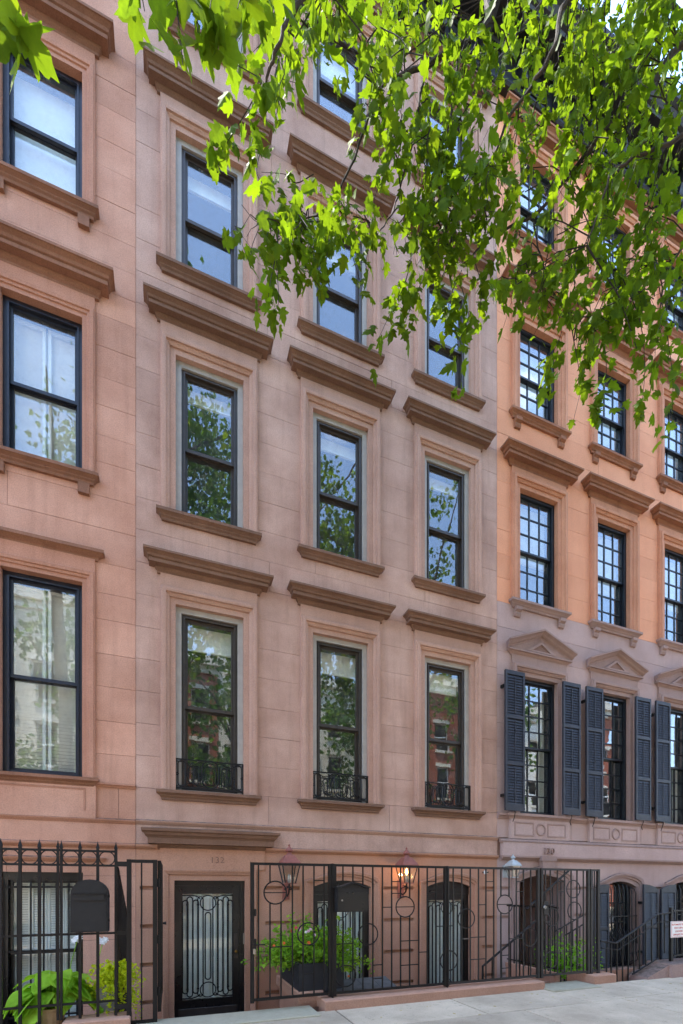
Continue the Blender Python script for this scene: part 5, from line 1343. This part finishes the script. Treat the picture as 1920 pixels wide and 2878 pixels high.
# ------------------------------------------------------------------ across the street: what the windows mirror
random.seed(77)
def far_house(x0, x1, h, mat, trim, label, nwin):
    o = thing('row_house', label, 'house', (x0, -20, 0), 'houses across the street')
    wx = [(x0 + (x1 - x0) * (i + .5) / nwin) for i in range(nwin)]; zz = [(1.0, 2.9), (4.0, 6.6), (7.6, 9.8), (10.9, 12.8), (14.0, 15.6)]
    zz = [q for q in zz if q[1] < h - .6]; holes = [(x - .5, x + .5, a, b) for x in wx for a, b in zz]
    mb = MB(); holed(mb, x0, x1, -.5, h, holes, -20.0, -20.25); mb.build('wall', mat, o)
    MB().box(x0, x1, -29, -20.6, -.5, h).build('body', 'room_dark', o)
    mb = MB(); mb.box(x0, x1, -20.0, -19.6, h - .5, h); mb.box(x0, x1, -20.0, -19.85, h - .9, h - .5); mb.build('cornice', trim, o)
    wm = cached(('fw',), lambda: ringbox(MB(), -.5, .5, 0, 2.2, .06, -.2, -.1).box(-.5, .5, -.19, -.11, 1.05, 1.13).mesh('window', 'white_paint'))
    for x in wx:
        for a, b in zz:
            w = link('window', wm, o, (x - x0, 0, a)); w.scale = (1, 1, (b - a) / 2.2)
            MB().box(x - .5, x + .5, -20.16, -20.155, a, b).build('glass_pane', 'glass', w) if 0 else None
            MB().box(x - .62, x + .62, -20.0, -19.88, a - .14, a).build('sill', trim, o); MB().box(x - .62, x + .62, -20.0, -19.92, b, b + .22).build('lintel', trim, o)
specs = [(-22, -15.5, 15.5, 'red_brick', 'limestone'), (-15.5, -9, 14.5, 'cream_render', 'limestone'), (-9, -3.2, 16.2, 'limestone', 'cream_render'), (-3.2, 2.6, 14.6, 'red_brick', 'limestone'), (2.6, 8.6, 16.5, 'cream_render', 'limestone'), (8.6, 14.4, 14.4, 'limestone', 'cream_render'), (14.4, 20.5, 15.8, 'red_brick', 'limestone'), (20.5, 27, 14.8, 'cream_render', 'limestone'), (27, 34, 16, 'red_brick', 'limestone')]
for i, (a, b, h, m, t) in enumerate(specs):
    far_house(a, b, h, m, t, {'red_brick': 'red brick', 'cream_render': 'cream rendered', 'limestone': 'pale limestone'}[m] + ' row house across the street, %s of the facing row' % ('first second third fourth fifth sixth seventh eighth ninth'.split()[i]), 3)
def street_tree(x, y, h, r, label, n, off=(0, 0), low=.45, sz=(.16, .30)):
    t = thing('street_tree', label, 'tree', (x, y, 0), 'trees across the street')
    pts = [Vector((x, y, -.3)), Vector((x + .05, y, h * .3)), Vector((x - .1, y + .1, h * .55))]; MB().tube(curve(pts), [.2 - .009 * i for i in range(11)], 10).build('trunk', 'bark', t)
    lv = Leaves(*PLANE_T)
    for k in range(7):
        a = 2 * math.pi * k / 7; e = Vector((x + off[0] * .8 + math.cos(a) * r * .75, y + off[1] * .8 + math.sin(a) * r * .7, h * random.uniform(.62, .95))); m = (pts[2] + e) / 2 + Vector((0, 0, .6)); w = curve([pts[2], m, e], 5)
        MB().tube(w, [.08 - .006 * i for i in range(len(w))], 6).build('limb', 'bark', t)
    cl = [Vector((x + off[0] + random.gauss(0, r * .42), y + off[1] + random.gauss(0, r * .38), h * random.uniform(low, 1.0))) for _ in range(46)]
    for k in range(n):
        c = random.choice(cl); q = c + Vector((random.gauss(0, r * .14), random.gauss(0, r * .14), random.gauss(0, r * .13)))
        lv.add(q, rv(.6) + Vector((0, 0, -1)), rv(1), random.uniform(*sz))
    stuff(lv.build('crown', 'leaf_far', t))
street_tree(-3.6, -16.6, 13.5, 3.1, 'broad street tree across the road facing the sienna house', 3000)
street_tree(3.4, -16.8, 15.0, 3.3, 'tall street tree across the road facing the black glazed door', 3200)
street_tree(11.0, -16.5, 13.0, 3.0, 'street tree across the road facing the apricot house', 3000)
street_tree(19.0, -16.6, 14.0, 3.0, 'far street tree across the road beyond the apricot house', 2400)
street_tree(-2.6, -6.2, 17.5, 3.4, 'near street tree by the kerb facing the sienna house', 9000, (2.2, -2.6), .58, (.10, .18))
# a few fallen leaves on the pavement
random.seed(15); lv = Leaves(*PLANE_T)
for k in range(60):
    x, y = random.uniform(-1, 9), -1.72 - abs(random.gauss(0, .5)); lv.add((x, y, .006), (random.gauss(0, 1), random.gauss(0, 1), .05), (0, 0, 1), random.uniform(.015, .045))
tag(stuff(link('leaf_litter', lv.mesh('leaf_litter', 'litter'))), 'scattered dry leaf bits on the pale pavement by the curb', 'leaf litter')
